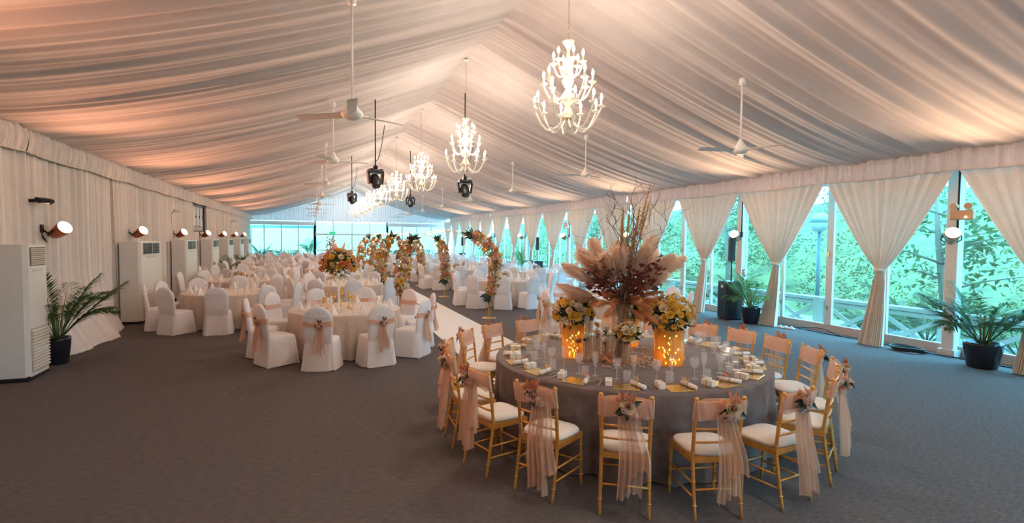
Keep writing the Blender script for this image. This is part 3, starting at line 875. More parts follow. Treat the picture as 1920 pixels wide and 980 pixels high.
# ------------------------------------------------------------------ guest tables
POS = ['far side left of middle', 'far left corner', 'left end', 'near left corner', 'near side left of middle',
       'near side right of middle', 'near right corner', 'right end', 'far right corner', 'far side right of middle']
def guest_table(cx, cy, phr, ang0, near, sash=False, detail=2, seed=0):
    r, h = .97, .755
    t = thing('round_banquet_table', f'round table under champagne cloth, {phr}', 'table', (cx, cy, 0), seed*.7, 'round guest tables')
    c, tp = cached(('gt', seed % 3), lambda: table_meshes(r, h, 22, seed % 3, champagne)); put('tablecloth', c, t); put('tabletop', tp, t)
    toc = atan2(-cy, -cx)
    lst = []
    for i in range(10):
        a = radians(ang0+36*i); rel = (a-toc+pi) % (2*pi)-pi; lst.append((rel, a))
    lst.sort()
    for i, (rel, a) in enumerate(lst):
        a2 = a+R.uniform(-.03, .03); q = 1.325+R.uniform(-.02, .03)
        covered_chair(('peach-sashed covered chair' if sash else 'white covered chair')+f', {phr}, {POS[i]}', (cx+q*cos(a2), cy+q*sin(a2), 0), a2+pi/2+R.uniform(-.07, .07), i+seed, sash)
        if detail >= 1:
            tag(put('folded_napkin', cached('nap', napkin_mesh), None, (cx+.78*cos(a), cy+.78*sin(a), h+.001), (0, 0, a)), f'folded white napkin, {phr}, {POS[i]}', 'napkin', 'standing napkins')
        if detail >= 2:
            put_glass('wine', f'stemmed wine glass, {phr}, {POS[i]}', (cx+.60*cos(a-.16), cy+.60*sin(a-.16), h+.001), 'wine glasses on guest tables')
            put_glass('tumbler', f'clear tumbler, {phr}, {POS[i]}', (cx+.62*cos(a+.1), cy+.62*sin(a+.1), h+.001), 'tumblers on guest tables')
    return t
LCOL = [(-1.75, 13.75)]+[(-1.95, 17.4+3.55*k) for k in range(7)]
for k, (x, y) in enumerate(LCOL): guest_table(x, y, f'{ORD[k]} table along the drape wall', 268+9*k*(k > 0), k < 3, False, 2 if k < 3 else (1 if k < 6 else 0), k)
MCOL = [(.62, 9.95), (1.0, 15.3)]+[(.80, 19.2+3.55*k) for k in range(6)]
for k, (x, y) in enumerate(MCOL): guest_table(x, y, f'{ORD[k]} table left of the aisle', 251 if k == 0 else 262+11*k, k < 3, k == 0, 2 if k < 3 else (1 if k < 6 else 0), k+10)
RCOL = [(6.15, 9.75), (5.75, 15.5)]+[(5.75, 21.3+3.8*k) for k in range(5)]
for k, (x, y) in enumerate(RCOL): guest_table(x, y, f'{ORD[k]} table right of the aisle', 253 if k == 0 else 236+13*k, k < 3, k == 0, 2 if k < 3 else (1 if k < 5 else 0), k+20)
WCOL = [(8.5, 19.2)]+[(8.35, 23.2+3.8*k) for k in range(5)]
for k, (x, y) in enumerate(WCOL): guest_table(x, y, f'{ORD[k]} table by the window curtains', 250+12*k, k < 2, False, 2 if k < 2 else (1 if k < 4 else 0), k+30)

# tall flower stand on the first table left of the aisle
tx, ty = .50, 9.95
t = thing('tall_flower_stand', 'orange and yellow flower ball on a tall trumpet stand, first table left of the aisle', 'flowers', (tx, ty, .757))
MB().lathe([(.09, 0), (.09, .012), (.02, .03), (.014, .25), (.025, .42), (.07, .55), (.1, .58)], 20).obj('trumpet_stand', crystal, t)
flower_ball(t, (0, 0, .82), .31, 64, dict(orange=4, yellow=4, peach=4, tan=3, blush=2, cream=1), gleaf, .055, 620, .78, -.5)
m = MB()
for i in range(7):
    a = R.uniform(0, 6.28); m.leaf((.05*cos(a), .05*sin(a), .95), (cos(a)*.3, sin(a)*.3, 1), R.uniform(.25, .36), .07)
m.obj('palm_spear', pampas_m, t, smooth=False)
m = MB()
for i in range(70):
    m.leaf((-.14+R.gauss(0, .03), R.gauss(0, .03), .95+.35*R.random()), sph(), .06, .03)
m.obj('red_sprig', BL['mauve'], t, smooth=False)
m = MB()
for i in range(120):
    a = R.uniform(0, 6.28); m.leaf((.1*cos(a), .1*sin(a), .60), (cos(a), sin(a), -.6), R.uniform(.1, .2), .03)
m.obj('trailing_white_petals', BL['white'], t, smooth=False)
for i in range(9):
    a = i*.7; q = .18+.05*(i % 3); h = .12+.16*((i*7) % 5)/5
    k = thing('gold_bud_vase', f'{ORD[i]} slim gold vase around the tall flower stand', 'vase', (tx+q*cos(a), ty+q*sin(a), .757), 0, 'gold vases round the flower stand')
    MB().lathe([(.03, 0), (.03, .008), (.008, .02), (.006, h), (.02, h+.03), (.024, h+.06)], 10).obj('stem_vase', brass, k)
    blossom('yellow', k, (0, 0, h+.08), (0, -.2, 1), .04)
# tall flower pieces standing at table centres further down
for k, (x, y) in enumerate([RCOL[1], LCOL[1], MCOL[2], RCOL[2], WCOL[0]]):
    nm = ['second table right of the aisle', 'second table along the drape wall', 'third table left of the aisle', 'third table right of the aisle', 'first table by the window curtains'][k]
    t = thing('low_centrepiece', f'low white flower centrepiece, {nm}', 'flowers', (x, y, .757), 0, 'low white centrepieces')
    MB().lathe([(.1, 0), (.12, .04), (.1, .09), (.07, .1)], 16).obj('bowl', brass, t)
    flower_ball(t, (0, 0, .14), .13, 18, dict(white=4, cream=3, blush=1), gleaf, .045, 60, .7, -.2)

# ------------------------------------------------------------------ flower arches over the aisle
AC_ = dict(cream=5, blush=4, peach=4, yellow=4.5, white=2.5, orange=1.6, tan=1.4, mauve=.3)
def garland(parent, path, rad, n, single, label=None):
    """blossoms packed round a curve; single: each blossom its own object"""
    P = [Vector(p) for p in path]; L = len(P)-1
    lm = MB()
    for i in range(int(n*1.2)):
        x = R.random()*L; j = min(int(x), L-1); p = P[j].lerp(P[j+1], x-j); d = sph()
        lm.leaf(p+d*rad*R.uniform(.5, 1.0), d+sph()*.6, R.uniform(.07, .14), R.uniform(.03, .05))
    g = tag(lm.obj('flower_garland', gleaf, parent, smooth=False), kind='stuff')
    ends = MB()
    for e in (0, 1):
        p = P[0] if e == 0 else P[-1]; q = P[1] if e == 0 else P[-2]; dr = (p-q).normalized()
        for i in range(26):
            ends.leaf(p+sph()*.06, dr*1.0+sph()*.75, R.uniform(.16, .30), R.uniform(.05, .09))
    ends.obj('leaf_spray', dleaf if single else gleaf, g, smooth=False)
    mb = MB(); keys = list(AC_)
    for i in range(n):
        x = (i+R.random())/n*L; j = min(int(x), L-1); p = P[j].lerp(P[j+1], x-j); d = sph()
        t_ = x/L; q = rad*(.7+.42*sin(pi*min(1, max(0, t_*.9+.05))))*R.uniform(.72, 1.02)
        b = R.uniform(.055, .09); ck = pick(AC_)
        if single: blossom(ck, g, tuple(p+d*q), d+Vector((0, -.2, .1)), b)
        else: add_rose(mb, p+d*q, b, d+Vector((0, -.2, .1)), 2, k=keys.index(ck))
    if not single: tag(mb.obj('blossoms', [BL[k] for k in keys], g), kind='stuff')
    return g
def hoop_pt(s, xl, xr, zt=2.22):
    """0..1 along the hoop from left foot to right foot"""
    w = (xr-xl)/2; cx = (xl+xr)/2; zs = zt-w*.75
    if s < .3: return (xl, 0, .02+(zs-.02)*s/.3)
    if s > .7: return (xr, 0, .02+(zs-.02)*(1-s)/.3)
    a = pi*(1-(s-.3)/.4); return (cx+w*cos(a), 0, zs+w*.75*sin(a))
AR = [(12.75, 2.05, 4.32), (17.9, 2.25, 4.40), (22.3, 2.35, 4.42), (26.8, 2.4, 4.42)]
for k, (y, xl, xr) in enumerate(AR):
    t = thing('flower_arch', f'{ORD[k]} gold hoop arch over the aisle with flower garlands on both sides', 'arch', (0, y, 0), 0, 'flower arches along the aisle')
    for dy in (-.05, .07):
        MB().tube([(lambda p: (p[0], dy, p[2]))(hoop_pt(i/60, xl, xr, 2.22+dy*.3)) for i in range(61)], .008, 6).obj('hoop_rod', brass, t)
    for x in (xl, xr):
        MB().lathe([(.19, .002), (.19, .014), (.02, .016)], 28, (x, 0, 0)).obj('base_plate', brass, t)
        for dx, dy in ((-.07, .02), (.07, .04)): MB().tube([(x+dx, dy, .01), (x+dx*.9, dy, .95)], .009, 6).obj('upright_rod', brass, t)
    single = k < 2; n = [150, 145, 130, 110][k]
    if k == 0:
        pr = [(4.30, -.02, .62), (4.40, -.03, .85), (4.47, -.04, 1.15), (4.48, -.03, 1.42), (4.40, 0, 1.70), (4.24, 0, 1.92), (4.02, 0, 2.06), (3.86, 0, 2.12)]
        pl = [(2.22, -.05, .55), (2.12, -.05, .8), (2.08, -.05, 1.1), (2.12, 0, 1.4), (2.16, 0, 1.7), (2.30, 0, 1.92)]
    else:
        pr = [(xr+.02, 0, .62), (xr+.04, 0, .95), (xr+.03, 0, 1.3), (xr-.03, 0, 1.65), (xr-.2, 0, 1.95)]
        pl = [(xl+.02, 0, .66), (xl-.02, 0, 1.0), (xl, 0, 1.4), (xl+.1, 0, 1.75), (xl+.3, 0, 2.02)]
    garland(t, pr, .17 if k else .155, n, single); garland(t, pl, .19, n, single)
    m = MB()
    for i in range(46):
        p = hoop_pt(.3+.4*i/45, xl, xr); m.ball((p[0]+R.gauss(0, .015), R.gauss(0, .04), p[2]+R.gauss(0, .03)), .009 if k < 2 else .012, 5, 3)
    tag(m.obj('fairy_light_string', fairyw, t), kind='stuff')

# ------------------------------------------------------------------ chandeliers
def ch_arm(r, drop, rise):
    m = MB(); pts = []
    for i in range(15):
        t_ = i/14; a = t_*pi
        pts.append((.03+(r-.03)*t_, 0, -drop*sin(a*.92)+rise*t_**2.2))
    m.tube(pts, .012, 7); return m, pts[-1]
def ch_parts():
    P = {}
    for nm, (r, drop, rise) in dict(low=(.45, .23, .14), mid=(.33, .16, .13), top=(.20, .10, .10)).items():
        m, e = ch_arm(r, drop, rise)
        cup = MB().lathe([(.012, -.01), (.022, 0), (.052, .018), (.058, .03), (.05, .028), (.014, .012), (.016, .10), (.014, .10)], 12)
        bulb = MB().lathe([(.004, .10), (.016, .118), (.02, .142), (.012, .172), (.001, .195)], 8)
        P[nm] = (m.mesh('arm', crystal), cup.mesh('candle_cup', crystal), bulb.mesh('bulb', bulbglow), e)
    s = MB().lathe([(.001, -.03), (.05, -.02), (.05, 0), (.03, .02), (.10, .05), (.11, .09), (.06, .15), (.035, .22), (.075, .28), (.09, .33), (.05, .38), (.03, .45), (.07, .52), (.08, .56), (.04, .62), (.025, .70), (.05, .76), (.055, .82), (.03, .88), (.02, .95), (.035, 1.0), (.08, 1.06), (.085, 1.085), (.01, 1.09)], 20)
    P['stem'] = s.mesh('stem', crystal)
    P['ring'] = MB().lathe([(.075, .03), (.088, .05), (.088, .06), (.075, .08)], 20).mesh('gilt_ring', brass)
    return P
CHP = None
TIERS = [('low', 10, .10, 0), ('mid', 8, .42, .2), ('top', 6, .70, .35)]
def chandelier(y, k):
    global CHP
    if CHP is None: CHP = ch_parts()
    t = thing('chandelier', f'{ORD[k]} lit candle-style crystal chandelier along the ridge, counted ahead, then behind the camera', 'chandelier', (3.27, y, 3.62), R.uniform(0, 1), 'chandeliers along the ridge')
    put('stem', CHP['stem'], t); put('gilt_ring', CHP['ring'], t)
    zt = ceil_z(3.25, y)-3.62
    m = MB(); z = 1.09; i = 0
    while z < zt-.01:
        m.tube([(.009*cos(a)*(i % 2), .009*cos(a)*((i+1) % 2), z+.02+.022*sin(a)) for a in [2*pi*q/8 for q in range(9)]], .003, 4, False); z += .038; i += 1
    m.obj('chain', silver, t)
    MB().lathe([(.05, zt-.05), (.06, zt-.03), (.02, zt-.005)], 12).obj('ceiling_cup', white_metal, t)
    if k < 3:
        for nm, n, z, ph in TIERS:
            am, cm, bm, e = CHP[nm]
            for i in range(n):
                a = 2*pi*i/n+ph; arm = put('arm', am, t, (0, 0, z), (0, 0, a))
                put('candle_cup', cm, arm, e); put('bulb', bm, arm, e)
    else:
        def joined():
            m = MB(); b = MB()
            for nm, n, z, ph in TIERS:
                am, cm, bm, e = CHP[nm]
                for i in range(n):
                    a = 2*pi*i/n+ph; M = Matrix.Rotation(a, 4, 'Z')
                    for src, dst in ((am, m), (cm, m), (bm, b)):
                        off = Vector((0, 0, z)) if src is am else Vector((0, 0, z))+Vector(e)
                        base = [M @ (Vector(v.co)+(Vector(e) if src is not am else Vector()))+Vector((0, 0, z)) for v in src.vertices]
                        dst.add([tuple(p) for p in base], [tuple(f.vertices) for f in src.polygons])
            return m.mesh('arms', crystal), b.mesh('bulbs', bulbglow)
        a_, b_ = cached('chj', joined)
        put('arms', a_, t); put('bulbs', b_, t)
    ld = bpy.data.lights.new('chandelier_glow', 'POINT'); ld.energy = CHANDELIER_W; ld.color = (1, .85, .69); ld.shadow_soft_size = .28
    put('chandelier_glow', ld, t, (0, 0, .55))
for k in range(8): chandelier(6.42+4.95*k, k)
for k in range(3): chandelier(6.42-4.95*(k+1), 8+k)  # unseen chandeliers behind the camera, continuing the row, added to brighten the room

# ------------------------------------------------------------------ ceiling fans
def fan_parts():
    P = {}
    P['housing'] = MB().lathe([(.001, -.075), (.05, -.07), (.10, -.045), (.125, -.01), (.12, .02), (.07, .07), (.035, .14), (.025, .17)], 24).mesh('motor_housing', white_metal)
    m = MB()
    def bl(u, v):
        x = .10+.60*v; w = .055+.015*v
        return (x, (u-.5)*2*w*.8+.0, -.005+(u-.5)*.035)
    m.grid(bl, 3, 8); n = len(m.v)
    m.add([(p[0], p[1], p[2]-.008) for p in m.v], [tuple(reversed(f)) for f in m.f])
    m.box((.13, 0, -.004), (.12, .03, .012))
    P['blade'] = m.mesh('blade', white_metal)
    return P
FP = fan_parts()
def fan(x, y, z, a, label):
    t = thing('ceiling_fan', label, 'ceiling fan', (x, y, z), a, 'ceiling fans')
    put('motor_housing', FP['housing'], t)
    zt = ceil_z(x, y)-z
    MB().tube([(0, 0, .16), (0, 0, zt)], .014, 8).obj('down_rod', white_metal, t)
    MB().lathe([(.05, zt-.10), (.045, zt-.02), (.02, zt)], 12).obj('canopy', white_metal, t)
    for i in range(3): put('blade', FP['blade'], t, (0, 0, 0), (0, 0, 2*pi*i/3))
fa = [.45, .1, .5, .9, .3, .7, .2, .6]
for k in range(8):
    fan(.47, 6.3+5*k, 3.45 if k == 0 else 3.6, fa[k], f'{ORD[k]} white ceiling fan along the drape-wall side')
    fan(6.42, 6.58+5*k if k else 6.55, 3.50 if k == 0 else 3.66, [.8, .5, .4, .1, .6, .2, .9, .5][k], f'{ORD[k]} white ceiling fan along the window side')

# ------------------------------------------------------------------ moving-head stage lights on drop pipes
def moving_head(x, y, z, rz, label):
    t = thing('moving_head_light', label, 'stage light', (x, y, z), rz, 'moving head lights')
    zt = ceil_z(x, y)-z
    MB().tube([(0, 0, .30), (0, 0, zt+.1)], .015, 8).obj('drop_pipe', blackm, t)
    MB().box((0, 0, .30), (.09, .09, .09), bev=.01).tube([(0, -.05, .3), (0, .06, .3)], .03, 8).obj('clamp', blackm, t)
    MB().box((0, 0, .20), (.34, .26, .08), bev=.02).box((-.12, 0, .24), (.06, .2, .05), bev=.01).box((.12, 0, .24), (.06, .2, .05), bev=.01).obj('base', black, t)
    for sx in (-1, 1): MB().box((sx*.165, 0, .05), (.05, .14, .28), (0, sx*.12, 0), bev=.02).obj('yoke_arm', black, t)
    M = Euler((2.7, 0, .2)).to_matrix().to_4x4()
    MB().lathe([(.02, -.16), (.09, -.15), (.115, -.08), (.12, .05), (.10, .12), (.085, .15), (.07, .145)], 18, (0, 0, -.02), M).obj('head', black, t)
    p = M @ Vector((0, 0, .147)); MB().lathe([(.001, .0), (.068, 0)], 18, (p.x, p.y, p.z-.02), M).obj('lens', mat('stage_lens', (.25, .25, .28), .1), t)
    MB().tube([(.02, 0, .45), (.08, .02, .5), (.16, .02, .8), (.2, .02, 1.05), (.24, .02, min(zt, 1.3))], .009, 6).obj('power_cable', black, t)
moving_head(1.44, 12.5, 3.36, .3, 'near black moving-head light on a drop pipe, drape-wall side')
moving_head(3.72, 13.0, 3.28, 0, 'black moving-head light hanging just below the second chandelier')
moving_head(1.62, 22.0, 3.55, .3, 'distant black moving-head light on a drop pipe, drape-wall side')
moving_head(3.95, 22.0, 3.50, -.2, 'distant black moving-head light beside the ridge, window side')

# ------------------------------------------------------------------ standing air conditioners
def aircon(cx, y0, w, d, h, rz, k, label, dark):
    """front face looks to +x; y0 is the near end"""
    t = thing('standing_air_conditioner', label, 'air conditioner', (cx, y0, 0), rz, 'standing air conditioners along the left wall')
    # origin: near front corner
    MB().box((-d/2, w/2, .04), (d-.02, w-.02, .06)).obj('plinth', black, t, smooth=False)
    m = MB(); ch = .05
    sec = [(-d, 0), (-ch, 0), (0, ch), (0, w-ch), (-ch, w), (-d, w)]
    n = len(sec); m.add([(x, y, z) for z in (.06, h) for (x, y) in sec], [(i, (i+1) % n, n+(i+1) % n, n+i) for i in range(n)]+[tuple(range(n))[::-1], tuple(range(n, 2*n))])
    m.obj('body', ac_white, t, smooth=False)
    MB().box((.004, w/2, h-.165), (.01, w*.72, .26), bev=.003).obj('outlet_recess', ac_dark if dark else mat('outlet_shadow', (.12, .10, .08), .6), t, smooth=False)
    nl = 9 if not dark else 6
    for i in range(nl): MB().box((.014, w/2, h-.285+.24*(i+.5)/nl), (.022, w*.70, .012), (0, .4, 0)).obj('louver', ac_cream if not dark else ac_dark, t, smooth=False)
    if dark: MB().box((.018, w/2, h-.165), (.02, .015, .26)).box((.015, w/2, h-.30), (.02, w*.74, .015)).obj('outlet_divider', ac_white, t, smooth=False)
    MB().box((.004, w/2, h-.36), (.008, w*.45, .035), bev=.002).obj('badge_strip', mat('panel_grey', (.55, .53, .5), .5), t, smooth=False)
    MB().box((.003, w*.5, .42), (.008, w*.80, .62), bev=.002).obj('intake_panel', mat('intake_shade', (.45, .42, .38), .6), t, smooth=False)
    n2 = 13
    for i in range(n2): MB().box((.016, w*.5, .13+.58*(i+.5)/n2), (.03, w*.80, .022), (0, .45, 0), bev=.003).obj('intake_slat', ac_cream, t, smooth=False)
    return t
aircon(-3.62, 9.12, .62, .62, 1.90, 0, 0, 'nearest tall white air conditioner with cream louvers, beside a potted palm', False)
for k, (y, w) in enumerate([(14.28, 1.2), (19.2, 1.3), (24.0, 1.3), (28.6, 1.3), (33.2, 1.3), (37.4, 1.2)]):
    t = aircon(-3.61, y, w, .42, 1.90, -.13 if k == 0 else -.04, k+1, f'tall white air conditioner with dark outlet, {ORD[k+1]} along the drape wall', True)
    MB().box((-.53, .2, .92), (.16, .9, 1.84), bev=.01).obj('back_box', greywall, t, smooth=False)  # plain grey box behind the unit

# ------------------------------------------------------------------ flood lamps
def flood_parts():
    P = {}
    P['housing'] = MB().lathe([(.02, -.22), (.05, -.21), (.085, -.14), (.105, -.02), (.115, .08), (.118, .1), (.108, .1)], 18).mesh('housing', copper)
    P['lens'] = MB().lathe([(.001, .104), (.107, .106)], 18).mesh('lens', lampglow)
    P['yoke'] = MB().tube([(.125, 0, 0), (.14, 0, -.12), (.08, 0, -.2), (-.08, 0, -.2), (-.14, 0, -.12), (-.125, 0, 0)], .01, 6).mesh('yoke', blackm)
    return P
FL = flood_parts()
def flood(loc, d, label, watts, col, back, group, pipe=None, size=1.7):
    t = thing('flood_lamp', label, 'lamp', loc, 0, group)
    q = Vector(d).normalized().to_track_quat('Z', 'Y').to_euler()
    put('housing', FL['housing'], t, (0, 0, 0), q); put('lens', FL['lens'], t, (0, 0, 0), q); put('yoke', FL['yoke'], t, (0, 0, 0), q)
    b = Vector(back); MB().tube([(-Vector(d).normalized()*.1)[:], tuple(b*.6+Vector((0, 0, -.08))), tuple(b)], .014, 6).box(tuple(b), (.05, .08, .14), bev=.01).obj('wall_bracket', blackm, t)
    MB().tube([tuple(b), tuple(b+Vector((0, .05, -.15))), tuple(b+Vector((.03, .12, -.22))), tuple(b+Vector((0, .02, -.1)))], .008, 5).obj('cable_loop', black, t)
    if pipe: MB().tube([tuple(b+Vector((0, 0, pipe[0]))), tuple(b+Vector((0, 0, pipe[1])))], .016, 8).obj('drop_pipe', blackm, t)
    ld = bpy.data.lights.new('flood_beam', 'SPOT'); ld.energy = watts; ld.color = col; ld.spot_size = size; ld.spot_blend = 1; ld.shadow_soft_size = .1
    dd = Vector(d).normalized(); lo = put('flood_beam', ld, t, tuple(dd*.13), (-dd).to_track_quat('Z', 'Y').to_euler())
for k, y in enumerate([1.5, 6.2, 10.9, 15.35, 19.9, 24.3, 28.7, 33.1, 37.2]):
    flood((-3.86, y, 2.12), (.70, -.5, .45), f'copper flood lamp on the drape wall, {ORD[k-2]} visible from the camera' if k > 1 else f'copper flood lamp on the drape wall outside the frame, {ORD[k]}', FLOOD_LEFT_W, (1, .42, .22), (-.27, .02, .02), 'flood lamps on the drape wall', None, 2.3)
for k, y in enumerate([.75, 5.75, 10.75, 15.75, 20.7, 25.7, 30.7, 35.6]):
    flood((10.42, y, 2.17), (-.60, -.42, .48), f'copper flood lamp on a window post, {ORD[k-1]} visible from the camera' if k else 'copper flood lamp on the window post outside the frame', FLOOD_RIGHT_W, (1, .62, .36), (.36, .12, .05), 'flood lamps on the window posts', (0, 1.2), 1.9)
def twin_light(loc, rz, label, m_):
    t = thing('emergency_light', label, 'lamp', loc, rz)
    MB().box((0, 0, 0), (.1, .36, .17), bev=.015).obj('battery_box', m_, t, smooth=False)
    for s in (-1, 1):
        M = Euler((0, pi/2, s*.3)).to_matrix().to_4x4()
        MB().lathe([(.03, -.04), (.055, 0), (.06, .05), (.05, .05)], 14, (.02, s*.10, .15), M).obj('lamp_head', m_, t)
    MB().ball((.055, .08, -.04), .014, 6, 4).obj('indicator', lampglow, t)
twin_light((10.66, 5.74, 2.54), pi, 'twin-head emergency light box on the nearest window post', mat('ochre_box', (.60, .38, .22), .5))
twin_light((10.66, 20.9, 2.6), pi, 'small pinkish emergency light on a far window post', mat('pink_box', (.70, .45, .42), .5))
t = thing('wall_spotlights', 'pair of dark spotlights on the drape wall above the nearest copper flood lamp', 'lamp', (-3.98, 10.55, 2.58))
for s in (-1, 1): MB().box((.06, s*.12, 0), (.12, .2, .08), (.0, .3, s*.4), bev=.02).obj('spot_head', blackm, t, smooth=False)
MB().box((-.08, 0, 0), (.2, .05, .05)).obj('bracket', blackm, t, smooth=False)
for k, (y, z) in enumerate([(19.42, 2.74), (33.0, 2.8)]):
    t = thing('wall_camera', ['small pale bullet camera on the drape wall above a flood lamp', 'tiny pale bullet camera far along the drape wall'][k], 'camera', (-4.05, y, z))
    MB().tube([(0, 0, 0), (.05, 0, .06), (.12, 0, .08)], .02, 8).box((.16, -.02, .08), (.2, .09, .09), (0, .3, .4), bev=.02).obj('camera_body', mat('panel_grey', (.55, .53, .5), .5), t)
    MB().tube([(0, 0, 0), (-.01, 0, -.3)], .01, 6).obj('cable', mat('panel_grey', (.55, .53, .5), .5), t)

# ------------------------------------------------------------------ potted palms
def frond(seed, L, droop, m_=None):
    rr = random.Random(seed); m = MB(); pts = []
    for i in range(13):
        t_ = i/12; pts.append(Vector((L*.62*t_, 0, L*(.95*t_-droop*t_*t_))))
    m.tube([tuple(p) for p in pts], .004, 5, rr=[.007-.005*i/12 for i in range(13)])
    for i in range(44):
        t_ = .26+.74*i/43; x = t_*12; j = min(11, int(x)); p = pts[j].lerp(pts[j+1], x-j); d = (pts[j+1]-pts[j]).normalized()
        ll = L*.30*sin(pi*(.12+.83*(t_-.26)/.74))**.7
        for s in (-1, 1):
            dd = (Vector((0, s, 0))*.8+d*.75+Vector((0, 0, -.12+rr.uniform(-.2, .12)))).normalized()
            m.leaf(p, dd, ll*rr.uniform(.85, 1.1), .015, (0, 0, 1), .15)
    return m.mesh('frond', m_ or palm_m, False)
def palm(label, loc, h, pr, ph, n, seed, lean=None, light=False, pot=True):
    rr = random.Random(seed)
    t = thing('potted_palm', label, 'potted plant', loc, 0, 'potted palms')
    MB().lathe([(pr*.72, 0), (pr*.78, .02), (pr*.98, ph*.7), (pr, ph*.9), (pr*1.03, ph), (pr*.93, ph), (pr*.9, ph-.06)], 28).obj('pot', potblack, t)
    MB().lathe([(pr*.9, ph-.08), (.001, ph-.06)], 20).obj('soil', soil, t)
    for i in range(max(4, n//3)):
        a = rr.uniform(0, 6.28); q = pr*.35*rr.random()
        MB().tube([(q*cos(a), q*sin(a), ph-.07), (q*1.6*cos(a), q*1.6*sin(a), ph+h*.28)], .012, 6, rr=[.016, .009]).obj('cane', cane, t)
    for i in range(n):
        a = 6.28*i/n*2.4+rr.uniform(-.3, .3); L = (h-ph)*rr.uniform(.75, 1.08); dr = 0
        if lean is not None: a = lean+(i/(n-1)-.5)*3.5+rr.uniform(-.15, .15)
        o = put('frond', cached(('fr', i % 5, light), lambda: frond(i % 5, 1.0, .18+.11*(i % 5), palm_l if light else palm_m)), t, (pr*.25*cos(a), pr*.25*sin(a), ph-.02), (0, rr.uniform(-.45, .22), a), L)
    return t
palm('potted palm in a dark blue pot beside the nearest air conditioner', (-3.73, 10.3, 0), 1.72, .17, .42, 16, 1, -.3)
palm('potted palm in a black glazed pot by the nearest window post', (10.36, 5.2, 0), 1.6, .26, .42, 24, 2, pi+.3)
palm('potted palm in a black glazed pot beside the tall subwoofer', (10.25, 9.96, 0), 1.45, .22, .42, 16, 3, pi-.3, True)
palm('small potted palm by the windows next to the far speaker', (10.1, 24.4, 0), 1.7, .2, .4, 10, 4, pi, True)
palm('potted palm behind the fourth air conditioner', (-3.4, 26.3, 0), 1.3, .17, .4, 9, 5)
palm('potted palm behind the fifth air conditioner', (-3.4, 31.0, 0), 1.3, .17, .4, 9, 6)
palm('potted palm beside the last air conditioner', (-3.2, 40.6, 0), 1.9, .2, .4, 10, 8)
t = thing('floor_plant_pole', 'red and tan bloom spike standing among the subwoofer palm fronds', 'plant', (10.33, 10.30, 0))
MB().tube([(0, 0, 0), (.0, 0, 1.1)], .03, 8).obj('stake', mat('bamboo_stake', (.55, .45, .25), .7), t)
for i in range(5): blossom('mauve' if i < 3 else 'tan', t, (R.gauss(0, .03), R.gauss(0, .03), 1.02+.07*i), sph(), .05)

# ------------------------------------------------------------------ loudspeakers
def speaker(loc, rz, label, lab2):
    t = thing('subwoofer', lab2, 'speaker', loc, rz, 'loudspeakers by the windows')
    MB().box((0, 0, .51), (.46, .52, .98), bev=.02).obj('cabinet', black, t, smooth=False)
    MB().box((-.238, 0, .5), (.012, .44, .84), bev=.004).obj('grille', blackm, t, smooth=False)
    MB().box((-.246, .0, .86), (.012, .1, .07)).obj('handle_recess', mat('panel_grey', (.55, .53, .5), .5), t, smooth=False)
    for sx in (-1, 1):
        for sy in (-1, 1): MB().box((sx*.18, sy*.2, .01), (.05, .05, .02)).obj('foot', black, t, smooth=False)
    k = thing('column_speaker', label, 'speaker', (loc[0], loc[1], 1.0), rz, 'column loudspeakers')
    MB().tube([(0, 0, .0), (0, 0, .52)], .018, 8).obj('pole', blackm, k)
    MB().box((0, 0, .82), (.13, .15, .62), bev=.012).obj('cabinet', black, k, smooth=False)
    MB().box((-.068, 0, .82), (.008, .12, .56)).obj('grille', blackm, k, smooth=False)
speaker((10.32, 10.72, 0), -.25, 'slim black column loudspeaker on a pole above the near subwoofer', 'tall black subwoofer standing by the second window post')
speaker((10.34, 23.3, 0), -.2, 'slim black column loudspeaker on a pole above the far subwoofer', 'black subwoofer by the far windows')
speaker((10.2, 36.2, 0), -.2, 'distant black column loudspeaker near the end windows', 'distant black subwoofer near the end windows')

# ------------------------------------------------------------------ cables on the floor
def cable(pts, r, name, label, m_=black):
    P = [Vector(p) for p in pts]; out = []
    for i in range(len(P)-1):
        a = P[max(0, i-1)]; b = P[i]; c = P[i+1]; d = P[min(len(P)-1, i+2)]
        for k in range(6):
            t_ = k/6; out.append(tuple(.5*((2*b)+(c-a)*t_+(2*a-5*b+4*c-d)*t_*t_+(3*b-a-3*c+d)*t_**3)))
    out.append(tuple(P[-1])); m = MB().tube(out, r, 6)
    return tag(m.obj(name, m_), label, 'cable')
cable([(10.75, y, .012) if i % 2 else (10.70, y, .012) for i, y in enumerate([4, 5, 6.4, 7.3, 8.2, 9.2, 10.2])], .012, 'power_cable', 'black cable running along the foot of the near windows')
cable([(10.7, 10.4, .014), (10.55, 9.2, .014), (10.6, 8.75, .08), (10.62, 8.3, .12), (10.66, 7.9, .02)], .012, 'power_cable', 'black cable arching over the floor beyond the second tied curtain')
m = MB()
for q in range(5): m.tube([(10.5+(.13+.012*q)*cos(a), 6.45+(.24+.015*q)*sin(a), .015+.016*q+.01*sin(a*2)) for a in [2*pi*i/28 for i in range(29)]], .01, 6, False)
m.tube([(10.5, 6.2, .02), (10.62, 6.05, .03), (10.64, 5.8, .015)], .01, 6)
tag(m.obj('coiled_cable', black), 'coil of black cable on the floor by the nearest tied curtain', 'cable')
t = thing('power_strip', 'white multi-socket power strip on the floor near the subwoofer palm', 'power strip', (10.42, 9.08, 0), .2)
MB().box((0, 0, .022), (.07, .42, .04), bev=.01).obj('strip_body', white_metal, t, smooth=False)
for i in range(3): MB().box((0, -.13+.13*i, .055), (.05, .06, .03), bev=.006).obj('plug', white_metal, t, smooth=False)

